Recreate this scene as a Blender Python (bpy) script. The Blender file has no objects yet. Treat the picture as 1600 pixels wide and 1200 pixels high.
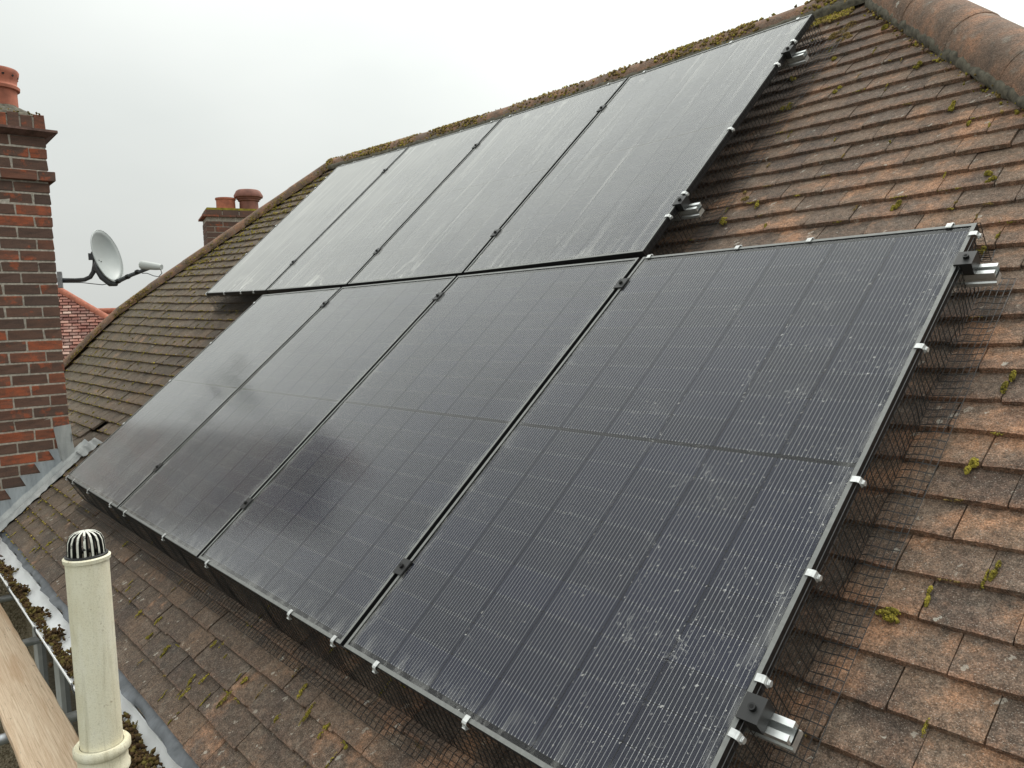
import bpy, math, random
import numpy as np
from mathutils import Matrix, Vector

random.seed(11); rng = np.random.default_rng(11)
sc = bpy.context.scene
col = sc.collection
RAD = math.radians

# ------------------------------------------------------------------ camera
CAM = np.array([6.5344, -2.3255, -0.2416])
ROT = np.array([[0.6515, -0.0413, 0.7575], [0.7579, 0.0802, -0.6474], [-0.0340, 0.9959, 0.0835]])
FPX = 1207.8
cd = bpy.data.cameras.new('camera'); co = bpy.data.objects.new('camera', cd); col.objects.link(co)
cd.sensor_width = 36; cd.lens = 36 * FPX / 1600; cd.clip_start = 0.02; cd.clip_end = 600
M = Matrix([[*ROT[0], CAM[0]], [*ROT[1], CAM[1]], [*ROT[2], CAM[2]], [0, 0, 0, 1]])
co.matrix_world = M
sc.camera = co

# ------------------------------------------------------------------ sky and sun
SUN_EL, SUN_AZ = 52, 100          # azimuth in the x-y plane, degrees from +x
sd = np.array([math.cos(RAD(SUN_EL)) * math.cos(RAD(SUN_AZ)), math.cos(RAD(SUN_EL)) * math.sin(RAD(SUN_AZ)), math.sin(RAD(SUN_EL))])
w = bpy.data.worlds.new('World'); sc.world = w; w.use_nodes = True
nt = w.node_tree; nt.nodes.clear()
N = nt.nodes.new; LK = nt.links.new
out = N('ShaderNodeOutputWorld'); bg = N('ShaderNodeBackground')
sky = N('ShaderNodeTexSky'); sky.sky_type = 'NISHITA'; sky.sun_disc = False
sky.sun_elevation = RAD(SUN_EL); sky.sun_rotation = RAD(90 - SUN_AZ); sky.dust_density = 6; sky.air_density = 1
tc = N('ShaderNodeTexCoord'); mp = N('ShaderNodeMapping'); mp.inputs['Scale'].default_value = (1, 1, 2.2)
no = N('ShaderNodeTexNoise'); no.inputs['Scale'].default_value = 1.3; no.inputs['Detail'].default_value = 5; no.inputs['Roughness'].default_value = .45
rp = N('ShaderNodeValToRGB')
rp.color_ramp.elements[0].position = .3; rp.color_ramp.elements[0].color = (5.95, 6.25, 6.05, 1)
rp.color_ramp.elements[1].position = .72; rp.color_ramp.elements[1].color = (7.8, 7.95, 7.65, 1)
sz = N('ShaderNodeSeparateXYZ'); LK(tc.outputs['Generated'], sz.inputs[0])
el_ = N('ShaderNodeMapRange'); el_.inputs['From Min'].default_value = 0; el_.inputs['From Max'].default_value = 1
el_.inputs['To Min'].default_value = .86; el_.inputs['To Max'].default_value = 2.2; LK(sz.outputs[2], el_.inputs['Value'])
m0 = N('ShaderNodeMixRGB'); m0.blend_type = 'MULTIPLY'; m0.inputs[0].default_value = 1
dt = N('ShaderNodeVectorMath'); dt.operation = 'DOT_PRODUCT'; dt.inputs[1].default_value = tuple(sd)
mr = N('ShaderNodeMapRange'); mr.inputs['From Min'].default_value = .3; mr.inputs['From Max'].default_value = 1.0
mr.inputs['To Min'].default_value = 0.96; mr.inputs['To Max'].default_value = 1.3; mr.interpolation_type = 'SMOOTHSTEP'
ml = N('ShaderNodeMixRGB'); ml.blend_type = 'MULTIPLY'; ml.inputs[0].default_value = 1
mx = N('ShaderNodeMixRGB'); mx.inputs[0].default_value = .96
LK(tc.outputs['Generated'], mp.inputs['Vector']); LK(mp.outputs[0], no.inputs['Vector']); LK(no.outputs['Fac'], rp.inputs[0])
LK(tc.outputs['Generated'], dt.inputs[0]); LK(dt.outputs['Value'], mr.inputs['Value'])
LK(rp.outputs[0], m0.inputs[1]); LK(el_.outputs[0], m0.inputs[2]); LK(m0.outputs[0], ml.inputs[1]); LK(mr.outputs[0], ml.inputs[2])
LK(sky.outputs[0], mx.inputs[1]); LK(ml.outputs[0], mx.inputs[2]); LK(mx.outputs[0], bg.inputs[0]); LK(bg.outputs[0], out.inputs[0])
bg.inputs[1].default_value = 0.1
sl = bpy.data.lights.new('sun', 'SUN'); sl.energy = 1.5; sl.angle = RAD(22); sl.color = (1, .96, .9)
so = bpy.data.objects.new('sun', sl); col.objects.link(so)
so.rotation_euler = Vector(-sd).to_track_quat('-Z', 'Y').to_euler()
sc.view_settings.view_transform = 'Standard'; sc.view_settings.look = 'None'
sc.view_settings.exposure = 0.12; sc.view_settings.gamma = 1; sc.view_settings.use_curve_mapping = False

# ------------------------------------------------------------------ helpers
class MB:
    def __init__(s): s.v = []; s.f = []
    def add(s, vs, fs):
        o = len(s.v); s.v += [tuple(map(float, q)) for q in vs]; s.f += [tuple(i + o for i in f) for f in fs]; return s
    def box(s, a, b, mat=None):
        x0, y0, z0 = a; x1, y1, z1 = b
        vs = [(x0,y0,z0),(x1,y0,z0),(x1,y1,z0),(x0,y1,z0),(x0,y0,z1),(x1,y0,z1),(x1,y1,z1),(x0,y1,z1)]
        if mat is not None: vs = [tuple(mat @ Vector(q)) for q in vs]
        return s.add(vs, [(0,3,2,1),(4,5,6,7),(0,1,5,4),(1,2,6,5),(2,3,7,6),(3,0,4,7)])
    def tube(s, pts, r, n=8, caps=True, r2=None):
        pts = [np.array(q, float) for q in pts]; m = len(pts); rings = []
        up = None
        for i, q in enumerate(pts):
            t = pts[min(i + 1, m - 1)] - pts[max(i - 1, 0)]; t = t / (np.linalg.norm(t) + 1e-12)
            if up is None:
                up = np.array([0, 0, 1.]) if abs(t[2]) < .9 else np.array([1., 0, 0])
            e1 = up - t * (up @ t); e1 /= np.linalg.norm(e1); e2 = np.cross(t, e1); up = e1
            rr = (r[i] if hasattr(r, '__len__') else r)
            rings.append([q + rr * (math.cos(2 * math.pi * (k + .5) / n) * e1 + math.sin(2 * math.pi * (k + .5) / n) * e2) for k in range(n)])
        vs = [v for ring in rings for v in ring]; fs = []
        for i in range(m - 1):
            for k in range(n):
                a = i * n + k; b = i * n + (k + 1) % n; fs.append((a, b, b + n, a + n))
        if caps: fs += [tuple(range(n - 1, -1, -1)), tuple(range((m - 1) * n, m * n))]
        return s.add(vs, fs)
    def lathe(s, prof, n=32, c=(0, 0, 0), closed=False):
        vs = []; fs = []; m = len(prof)
        for (r, z) in prof:
            for k in range(n):
                t = 2 * math.pi * k / n; vs.append((c[0] + r * math.cos(t), c[1] + r * math.sin(t), c[2] + z))
        for i in range(m - 1 if not closed else m):
            j = (i + 1) % m
            for k in range(n): fs.append((i*n+k, i*n+(k+1)%n, j*n+(k+1)%n, j*n+k))
        return s.add(vs, fs)
    def prism(s, poly, ax_o, e1, e2, e3, d0, d1):
        """polygon in (e1,e2) extruded along e3 from d0 to d1"""
        o = np.array(ax_o, float); e1, e2, e3 = map(lambda q: np.array(q, float), (e1, e2, e3)); n = len(poly)
        vs = [o + a * e1 + b * e2 + d0 * e3 for a, b in poly] + [o + a * e1 + b * e2 + d1 * e3 for a, b in poly]
        fs = [tuple(range(n - 1, -1, -1)), tuple(range(n, 2 * n))] + [(i, (i + 1) % n, (i + 1) % n + n, i + n) for i in range(n)]
        return s.add(vs, fs)
    def mesh(s, name, smooth=False):
        me = bpy.data.meshes.new(name); me.from_pydata(s.v, [], s.f); me.update()
        if smooth: me.polygons.foreach_set('use_smooth', [True] * len(me.polygons))
        return me

def link(name, me, mat=None, parent=None, mw=None, smooth=None):
    o = bpy.data.objects.new(name, me); col.objects.link(o)
    if mat is not None and me is not None and not me.materials: me.materials.append(mat)
    if smooth is not None: me.polygons.foreach_set('use_smooth', [smooth] * len(me.polygons))
    if mw is not None: o.matrix_world = mw
    if parent is not None: o.parent = parent
    return o
def build(mb, name, mat, parent=None, smooth=False, mw=None):
    return link(name, mb.mesh(name, smooth), mat, parent, mw)
def empty(name, loc=(0, 0, 0)):
    o = bpy.data.objects.new(name, None); col.objects.link(o); o.location = loc; return o
def tag(o, label=None, cat=None, group=None, kind=None):
    if label: o['label'] = label
    if cat: o['category'] = cat
    if group: o['group'] = group
    if kind: o['kind'] = kind
    return o
def rebase(root, *kids):
    """children carry world coordinates; keep them there under a moved root"""
    inv = Matrix.Translation(root.location).inverted()
    for k in kids: k.parent = root; k.matrix_parent_inverse = inv
def smooth_by_angle(o, deg=35):
    me = o.data; me.polygons.foreach_set('use_smooth', [True] * len(me.polygons)); me.set_sharp_from_angle(angle=RAD(deg))

# ------------------------------------------------------------------ materials
def material(name):
    m = bpy.data.materials.new(name); m.use_nodes = True; t = m.node_tree
    return m, t, t.nodes['Principled BSDF'], t.nodes.new, t.links.new
def noise(t, vec, scale, detail=4, rough=.55, dist=0):
    n = t.nodes.new('ShaderNodeTexNoise'); n.inputs['Scale'].default_value = scale; n.inputs['Detail'].default_value = detail
    n.inputs['Roughness'].default_value = rough; n.inputs['Distortion'].default_value = dist
    if vec is not None: t.links.new(vec, n.inputs['Vector'])
    return n.outputs['Fac']
def ramp(t, fac, stops):
    n = t.nodes.new('ShaderNodeValToRGB'); e = n.color_ramp.elements
    while len(e) > len(stops): e.remove(e[-1])
    while len(e) < len(stops): e.new(.5)
    for q, (p, c) in zip(e, stops):
        q.position = p; q.color = (*c, 1) if hasattr(c, '__len__') else (c, c, c, 1)
    t.links.new(fac, n.inputs[0]); return n.outputs[0]
def mix(t, fac, a, b, mode='MIX'):
    n = t.nodes.new('ShaderNodeMixRGB'); n.blend_type = mode
    for i, q in ((0, fac), (1, a), (2, b)):
        if hasattr(q, 'is_linked') or hasattr(q, 'links'): t.links.new(q, n.inputs[i])
        elif i == 0: n.inputs[0].default_value = q
        else: n.inputs[i].default_value = (*q, 1) if hasattr(q, '__len__') else (q, q, q, 1)
    return n.outputs[0]
def math_(t, op, a, b=None, c=None):
    n = t.nodes.new('ShaderNodeMath'); n.operation = op
    for i, q in enumerate((a, b, c)):
        if q is None: continue
        if hasattr(q, 'links'): t.links.new(q, n.inputs[i])
        else: n.inputs[i].default_value = q
    return n.outputs[0]
def bump(t, h, strength=.5, dist=.01, normal=None):
    n = t.nodes.new('ShaderNodeBump'); n.inputs['Strength'].default_value = strength; n.inputs['Distance'].default_value = dist
    t.links.new(h, n.inputs['Height'])
    if normal is not None: t.links.new(normal, n.inputs['Normal'])
    return n.outputs[0]
def coords(t, kind='Object'):
    n = t.nodes.new('ShaderNodeTexCoord'); return n.outputs[kind]
def geo(t): return t.nodes.new('ShaderNodeNewGeometry')
def mapped(t, vec, sc_, loc=(0, 0, 0)):
    n = t.nodes.new('ShaderNodeMapping'); n.inputs['Scale'].default_value = sc_; n.inputs['Location'].default_value = loc
    t.links.new(vec, n.inputs['Vector']); return n.outputs[0]

def simple(name, c, rough=.6, metal=0, nscale=None, namp=.25, bs=None, spec=.5):
    m, t, p, NN, LL = material(name)
    p.inputs['Roughness'].default_value = rough; p.inputs['Metallic'].default_value = metal
    p.inputs['Specular IOR Level'].default_value = spec
    if nscale:
        g = geo(t).outputs['Position']; f = noise(t, g, nscale, 6)
        lo = tuple(q * (1 - namp) for q in c); hi = tuple(min(1, q * (1 + namp)) for q in c)
        LL(ramp(t, f, [(.3, lo), (.7, hi)]), p.inputs['Base Color'])
        if bs: LL(bump(t, f, bs, .004), p.inputs['Normal'])
    else: p.inputs['Base Color'].default_value = (*c, 1)
    return m

def tile_material(name):
    m, t, p, NN, LL = material(name)
    g = geo(t); pos = g.outputs['Position']
    oi = NN('ShaderNodeObjectInfo')
    rnd = math_(t, 'FRACT', math_(t, 'ADD', math_(t, 'MULTIPLY', g.outputs['Random Per Island'], 7.13), oi.outputs['Random']))
    base = ramp(t, rnd, [(0, (.092, .071, .056)), (.25, (.152, .110, .079)), (.5, (.112, .088, .070)), (.75, (.178, .122, .083)), (1, (.130, .098, .076))])
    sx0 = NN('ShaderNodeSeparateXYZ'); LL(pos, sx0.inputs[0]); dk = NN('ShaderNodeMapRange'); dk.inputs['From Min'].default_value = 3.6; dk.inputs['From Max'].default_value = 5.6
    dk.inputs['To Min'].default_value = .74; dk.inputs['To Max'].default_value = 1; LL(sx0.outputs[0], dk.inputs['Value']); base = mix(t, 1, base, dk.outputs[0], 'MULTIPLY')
    # exposed orange clay, stronger towards the right-hand hip
    sx = NN('ShaderNodeSeparateXYZ'); LL(pos, sx.inputs[0])
    gx = NN('ShaderNodeMapRange'); gx.inputs['From Min'].default_value = 3.2; gx.inputs['From Max'].default_value = 6.0
    gx.inputs['To Min'].default_value = -.09; gx.inputs['To Max'].default_value = .035; LL(sx.outputs[0], gx.inputs['Value'])
    n1 = noise(t, pos, 7, 6, .65); n1b = math_(t, 'ADD', n1, gx.outputs[0]); n1c = math_(t, 'ADD', n1b, math_(t, 'MULTIPLY', math_(t, 'SUBTRACT', rnd, .5), .13))
    c1 = mix(t, ramp(t, n1c, [(.52, 0), (.68, .66)]), base, (.42, .215, .115))
    # grey lichen film and dark soot stains
    n2 = noise(t, pos, 16, 6, .7)
    c2 = mix(t, ramp(t, n2, [(.52, 0), (.70, .34)]), c1, (.25, .225, .185))
    n3 = noise(t, pos, 4.6, 5, .6)
    c3 = mix(t, ramp(t, n3, [(.36, .75), (.5, 0)]), c2, (.05, .042, .037))
    # tail edge vertices show fired clay
    at = NN('ShaderNodeAttribute'); at.attribute_name = 'edge'
    ef = math_(t, 'MULTIPLY', at.outputs['Fac'], ramp(t, noise(t, pos, 22, 5, .7), [(.34, .04), (.62, .8)]))
    c4 = mix(t, ef, c3, mix(t, math_(t, 'ADD', math_(t, 'MULTIPLY', gx.outputs[0], 3), .45), (.10, .066, .050), (.36, .185, .11)))
    # sand grain and pale spots
    n4 = noise(t, pos, 260, 3, .7)
    c5 = mix(t, 1, c4, ramp(t, n4, [(.28, .14), (.5, .5), (.72, .95)]), 'OVERLAY')
    c5 = mix(t, .8, c5, ramp(t, noise(t, pos, 60, 4, .75), [(.3, .2), (.5, .5), (.7, .85)]), 'OVERLAY')
    vo = NN('ShaderNodeTexVoronoi'); vo.inputs['Scale'].default_value = 46; vo.inputs['Randomness'].default_value = 1; LL(mix(t, .035, pos, noise(t, pos, 90, 3), 'ADD'), vo.inputs['Vector'])
    cs = NN('ShaderNodeSeparateXYZ'); LL(vo.outputs['Color'], cs.inputs[0])
    spot = math_(t, 'MULTIPLY', math_(t, 'LESS_THAN', vo.outputs['Distance'], math_(t, 'MULTIPLY', math_(t, 'POWER', cs.outputs[1], 2.0), .40)), math_(t, 'GREATER_THAN', cs.outputs[0], .74))
    c6 = mix(t, math_(t, 'MULTIPLY', spot, .6), c5, mix(t, cs.outputs[2], (.38, .33, .27), (.56, .54, .47)))
    # mineral dust flecks
    n5 = noise(t, pos, 420, 1, .5); c7 = mix(t, ramp(t, n5, [(.63, 0), (.72, .6)]), c6, (.52, .46, .39))
    # green algae on the shaded western part
    gl = NN('ShaderNodeMapRange'); gl.inputs['From Min'].default_value = 2.2; gl.inputs['From Max'].default_value = -2.4
    gl.inputs['To Min'].default_value = 0; gl.inputs['To Max'].default_value = .38; LL(sx.outputs[0], gl.inputs['Value'])
    c8 = mix(t, math_(t, 'MULTIPLY', gl.outputs[0], ramp(t, noise(t, pos, 9, 5, .6), [(.35, .25), (.65, 1)])), c7, (.20, .18, .115))
    LL(c8, p.inputs['Base Color']); p.inputs['Roughness'].default_value = .88; p.inputs['Specular IOR Level'].default_value = .3
    h = mix(t, .5, n4, noise(t, pos, 70, 5, .7))
    LL(bump(t, h, 1.0, .006), p.inputs['Normal'])
    return m

def brick_material():
    m, t, p, NN, LL = material('brick_clay')
    g = geo(t); pos = g.outputs['Position']; oi = NN('ShaderNodeObjectInfo')
    rnd = math_(t, 'FRACT', math_(t, 'ADD', math_(t, 'MULTIPLY', g.outputs['Random Per Island'], 5.7), oi.outputs['Random']))
    b = ramp(t, rnd, [(0, (.112, .074, .060)), (.3, (.150, .084, .062)), (.55, (.125, .080, .062)), (.8, (.190, .086, .058)), (1, (.29, .10, .055))])
    n1 = noise(t, pos, 11, 5, .65)
    n2 = noise(t, mapped(t, pos, (6, 6, 30)), 1.6, 5, .6)
    c = mix(t, ramp(t, math_(t, 'ADD', n1, math_(t, 'MULTIPLY', math_(t, 'SUBTRACT', rnd, .5), .22)), [(.57, 0), (.65, .8)]), b, (.38, .105, .05))
    c = mix(t, ramp(t, n2, [(.36, .45), (.55, 0)]), c, (.06, .048, .042))
    n4 = noise(t, pos, 190, 4, .7); c = mix(t, .7, c, ramp(t, n4, [(.3, .36), (.7, .68)]), 'OVERLAY')
    LL(c, p.inputs['Base Color']); p.inputs['Roughness'].default_value = .9; p.inputs['Specular IOR Level'].default_value = .25
    LL(bump(t, mix(t, .5, n4, n1), .6, .006), p.inputs['Normal'])
    return m

def cell_material():
    """silicon half cell: UV 0..1 over the cell; fine wires run up the cell"""
    m, t, p, NN, LL = material('silicon_cell')
    uv = coords(t, 'UV'); s = NN('ShaderNodeSeparateXYZ'); LL(uv, s.inputs[0])
    k = math_(t, 'ABSOLUTE', math_(t, 'SUBTRACT', math_(t, 'FRACT', math_(t, 'MULTIPLY', s.outputs[0], 17)), .5))
    inside = math_(t, 'MULTIPLY', math_(t, 'GREATER_THAN', s.outputs[0], .5 / 17), math_(t, 'LESS_THAN', s.outputs[0], 1 - .5 / 17))
    end = math_(t, 'GREATER_THAN', math_(t, 'ABSOLUTE', math_(t, 'SUBTRACT', s.outputs[1], .5)), .465)
    gg = geo(t).outputs['Position']
    nn = noise(t, gg, 60, 2, .6)
    # distance to wire centre (0.5 at centre of period)
    wid = math_(t, 'ADD', .460, math_(t, 'MULTIPLY', end, -.05))
    # wires sit on multiples of 1/17, that is where fract = 0
    wire = math_(t, 'MULTIPLY', math_(t, 'GREATER_THAN', k, wid), inside)
    oi = NN('ShaderNodeObjectInfo')
    silicon = mix(t, oi.outputs['Random'], (.007, .012, .040), (.011, .017, .058))
    LL(mix(t, wire, silicon, mix(t, ramp(t, nn, [(.35, 0), (.65, 1)]), (.80, .81, .83), (1, 1, 1))), p.inputs['Base Color'])
    LL(math_(t, 'MULTIPLY', wire, .25), p.inputs['Metallic']); p.inputs['Roughness'].default_value = .42
    p.inputs['Specular IOR Level'].default_value = .3
    return m

def glass_material(name, streaky, spots=.25):
    """thin glass sheet: clear with mirror-like sky reflection, plus a film of dried dirt.
    object coordinates: x across the panel, y up the panel, in metres"""
    m = bpy.data.materials.new(name); m.use_nodes = True; t = m.node_tree; t.nodes.clear()
    NN = t.nodes.new; LL = t.links.new
    o = NN('ShaderNodeOutputMaterial'); tr = NN('ShaderNodeBsdfTransparent'); gl = NN('ShaderNodeBsdfGlossy'); df = NN('ShaderNodeBsdfDiffuse')
    gl.inputs['Roughness'].default_value = .14
    fr = NN('ShaderNodeFresnel'); fr.inputs['IOR'].default_value = 1.68
    m1 = NN('ShaderNodeMixShader'); m2 = NN('ShaderNodeMixShader')
    oc = coords(t, 'Object'); oi = NN('ShaderNodeObjectInfo')
    off = NN('ShaderNodeCombineXYZ'); LL(math_(t, 'MULTIPLY', oi.outputs['Random'], 37), off.inputs[0]); LL(math_(t, 'MULTIPLY', oi.outputs['Random'], 11), off.inputs[1])
    va = NN('ShaderNodeVectorMath'); va.operation = 'ADD'; LL(oc, va.inputs[0]); LL(off.outputs[0], va.inputs[1]); q = va.outputs[0]
    sep = NN('ShaderNodeSeparateXYZ'); LL(oc, sep.inputs[0])
    film = ramp(t, noise(t, q, 2.2, 5, .6), [(.3, .62), (.75, 1)])
    # viewed at a low angle a dust film hides more of the glass
    lw = NN('ShaderNodeLayerWeight'); lw.inputs['Blend'].default_value = .5
    graze = math_(t, 'POWER', lw.outputs['Facing'], 5.0)
    fine = noise(t, q, 900, 2, .7)
    if streaky:
        st = noise(t, mapped(t, q, (34, 1.1, 1)), 1, 4, .6, .25)
        st2 = noise(t, mapped(t, q, (9, .5, 1)), 1, 2, .5, .2)
        s = math_(t, 'MULTIPLY', ramp(t, st, [(.52, 0), (.6, .5), (.74, 1)]), ramp(t, st2, [(.34, .15), (.6, 1)]))
        blot = ramp(t, noise(t, mapped(t, q, (7, 4, 1)), 1, 5, .55, .8), [(.60, 0), (.63, 1)])
        d = math_(t, 'ADD', math_(t, 'MULTIPLY', s, .30), math_(t, 'MULTIPLY', film, math_(t, 'ADD', .012, math_(t, 'MULTIPLY', graze, 1.75))))
        # salt tide marks near the top and bottom frame
        ey = math_(t, 'ABSOLUTE', sep.outputs[1]); ed = NN('ShaderNodeMapRange'); ed.inputs['From Min'].default_value = .62; ed.inputs['From Max'].default_value = .85; LL(ey, ed.inputs['Value'])
        d = math_(t, 'ADD', d, math_(t, 'MULTIPLY', math_(t, 'MULTIPLY', blot, ed.outputs[0]), .30))
    else:
        vo = NN('ShaderNodeTexVoronoi'); vo.inputs['Scale'].default_value = 110; LL(mix(t, .03, q, noise(t, q, 40, 3), 'ADD'), vo.inputs['Vector'])
        cs = NN('ShaderNodeSeparateXYZ'); LL(vo.outputs['Color'], cs.inputs[0])
        gr_ = math_(t, 'ADD', math_(t, 'MULTIPLY', sep.outputs[0], .30), -.10)      # bird mess is thickest along the outer edge
        patch = ramp(t, math_(t, 'ADD', math_(t, 'ADD', noise(t, q, 4.5, 4, .6), spots - .5), gr_), [(.42, .0), (.62, 1)])
        sp = math_(t, 'MULTIPLY', math_(t, 'LESS_THAN', vo.outputs['Distance'], math_(t, 'MULTIPLY', cs.outputs[1], .34)), math_(t, 'GREATER_THAN', math_(t, 'MULTIPLY', cs.outputs[0], patch), .55))
        # curled dried trickles
        tk = math_(t, 'ABSOLUTE', math_(t, 'SUBTRACT', noise(t, mapped(t, q, (16, 13, 1)), 1, 3, .6, 2.2), .5))
        tf = math_(t, 'MULTIPLY', math_(t, 'LESS_THAN', tk, .009), math_(t, 'MULTIPLY', patch, ramp(t, noise(t, q, 11, 3, .6), [(.55, 0), (.62, 1)])))
        leaf = ramp(t, noise(t, mapped(t, q, (12, 7, 1)), 1, 4, .6, .5), [(.66, 0), (.74, .55)])
        d = math_(t, 'MULTIPLY', film, math_(t, 'ADD', .001, math_(t, 'MULTIPLY', graze, 1.1)))
        d = math_(t, 'ADD', d, math_(t, 'MULTIPLY', math_(t, 'MULTIPLY', sp, .42), math_(t, 'ADD', .25, cs.outputs[2]))); d = math_(t, 'ADD', d, math_(t, 'MULTIPLY', tf, .22)); d = math_(t, 'ADD', d, math_(t, 'MULTIPLY', leaf, .05))
    # grime gathered along the frame, most at the lower edge
    ax = NN('ShaderNodeMapRange'); ax.inputs['From Min'].default_value = .505; ax.inputs['From Max'].default_value = .556; LL(math_(t, 'ABSOLUTE', sep.outputs[0]), ax.inputs['Value'])
    ay = NN('ShaderNodeMapRange'); ay.inputs['From Min'].default_value = -.775; ay.inputs['From Max'].default_value = -.85; LL(sep.outputs[1], ay.inputs['Value'])
    gm = ramp(t, noise(t, mapped(t, q, (26, 9, 1)), 1, 5, .65, .4), [(.46, 0), (.62, 1)])
    d = math_(t, 'ADD', d, math_(t, 'MULTIPLY', math_(t, 'MULTIPLY', math_(t, 'MAXIMUM', math_(t, 'MULTIPLY', ax.outputs[0], .7), math_(t, 'MULTIPLY', ay.outputs[0], .6)), gm), .26))
    d = math_(t, 'MULTIPLY', d, math_(t, 'ADD', .75, math_(t, 'MULTIPLY', fine, .5)))
    df.inputs['Color'].default_value = (.66, .66, .63, 1)
    nb = bump(t, noise(t, oc, 1300, 2, .7), .06, .0006)
    LL(nb, gl.inputs['Normal'])
    # anti-reflective coating: little reflection head-on, full reflection at low angles
    LL(math_(t, 'MINIMUM', math_(t, 'MULTIPLY', math_(t, 'MAXIMUM', math_(t, 'SUBTRACT', fr.outputs[0], .042), .004), 1.4), 1.0), m1.inputs[0]); LL(tr.outputs[0], m1.inputs[1]); LL(gl.outputs[0], m1.inputs[2])
    LL(math_(t, 'MINIMUM', d, .92), m2.inputs[0]); LL(m1.outputs[0], m2.inputs[1]); LL(df.outputs[0], m2.inputs[2]); LL(m2.outputs[0], o.inputs[0])
    return m

def wood_material():
    m, t, p, NN, LL = material('raw_timber')
    pos = geo(t).outputs['Position']
    gr = noise(t, mapped(t, pos, (3.0, 210, 210)), 1, 6, .75, .5)
    n2 = noise(t, mapped(t, pos, (1.2, 9, 9)), 1, 4, .5, .6)
    c = ramp(t, gr, [(.3, (.42, .28, .17)), (.5, (.70, .53, .37)), (.7, (.84, .71, .55))])
    c = mix(t, ramp(t, n2, [(.38, .4), (.52, 0)]), c, (.45, .25, .12))
    c = mix(t, ramp(t, noise(t, pos, 140, 3, .7), [(.62, 0), (.7, .35)]), c, (.2, .13, .08))
    n3 = noise(t, mapped(t, pos, (7, 60, 9)), 1, 4, .65, 1.4)
    c = mix(t, ramp(t, n3, [(.64, 0), (.72, .7)]), c, (.09, .06, .04))
    LL(c, p.inputs['Base Color']); p.inputs['Roughness'].default_value = .8
    LL(bump(t, gr, .5, .002), p.inputs['Normal']); return m

def cream_material():
    m, t, p, NN, LL = material('cream_painted_plastic')
    pos = geo(t).outputs['Position']
    f = noise(t, pos, 240, 4, .7); f2 = noise(t, mapped(t, pos, (14, 14, 5)), 1, 5, .6)
    c = ramp(t, f2, [(.3, (.74, .68, .49)), (.55, (.84, .80, .63)), (.75, (.87, .84, .71))])
    c = mix(t, ramp(t, f, [(.52, 0), (.7, .45)]), c, (.42, .38, .24))
    f3 = noise(t, mapped(t, pos, (38, 38, 3)), 1, 5, .65, .3); f4 = noise(t, pos, 30, 5, .7)
    c = mix(t, ramp(t, f3, [(.54, 0), (.70, .5)]), c, (.40, .35, .22))
    c = mix(t, ramp(t, f4, [(.63, 0), (.70, .55)]), c, (.30, .20, .10))
    LL(c, p.inputs['Base Color']); p.inputs['Roughness'].default_value = .6
    LL(bump(t, f, .8, .002), p.inputs['Normal']); return m

def lead_material(name, base, hi):
    m, t, p, NN, LL = material(name)
    pos = geo(t).outputs['Position']
    f = noise(t, mapped(t, pos, (14, 14, 4)), 1, 6, .65, .3); f2 = noise(t, pos, 60, 4, .6)
    c = ramp(t, f, [(.3, base), (.6, hi), (.8, tuple(min(1, q * 1.25) for q in hi))])
    c = mix(t, ramp(t, f2, [(.62, 0), (.75, .35)]), c, (.12, .115, .10))
    LL(c, p.inputs['Base Color']); p.inputs['Roughness'].default_value = .55; p.inputs['Metallic'].default_value = .15
    LL(bump(t, mix(t, .5, f, f2), .5, .006), p.inputs['Normal']); return m

def moss_material(name, a, b, c_):
    m, t, p, NN, LL = material(name)
    g = geo(t); f = noise(t, g.outputs['Position'], 18, 4, .6)
    f = math_(t, 'ADD', math_(t, 'MULTIPLY', f, .7), math_(t, 'MULTIPLY', g.outputs['Random Per Island'], .35))
    LL(ramp(t, f, [(.3, a), (.5, b), (.75, c_)]), p.inputs['Base Color']); p.inputs['Roughness'].default_value = 1; p.inputs['Specular IOR Level'].default_value = .1
    return m

def pebbledash_material():
    m, t, p, NN, LL = material('pebbledash')
    pos = geo(t).outputs['Position']
    vo = NN('ShaderNodeTexVoronoi'); vo.inputs['Scale'].default_value = 95; LL(pos, vo.inputs['Vector'])
    cs = NN('ShaderNodeSeparateXYZ'); LL(vo.outputs['Color'], cs.inputs[0])
    LL(ramp(t, cs.outputs[0], [(0, (.16, .13, .085)), (.5, (.30, .25, .17)), (1, (.42, .37, .28))]), p.inputs['Base Color'])
    p.inputs['Roughness'].default_value = .95
    LL(bump(t, vo.outputs['Distance'], .9, .01), p.inputs['Normal']); return m

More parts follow.
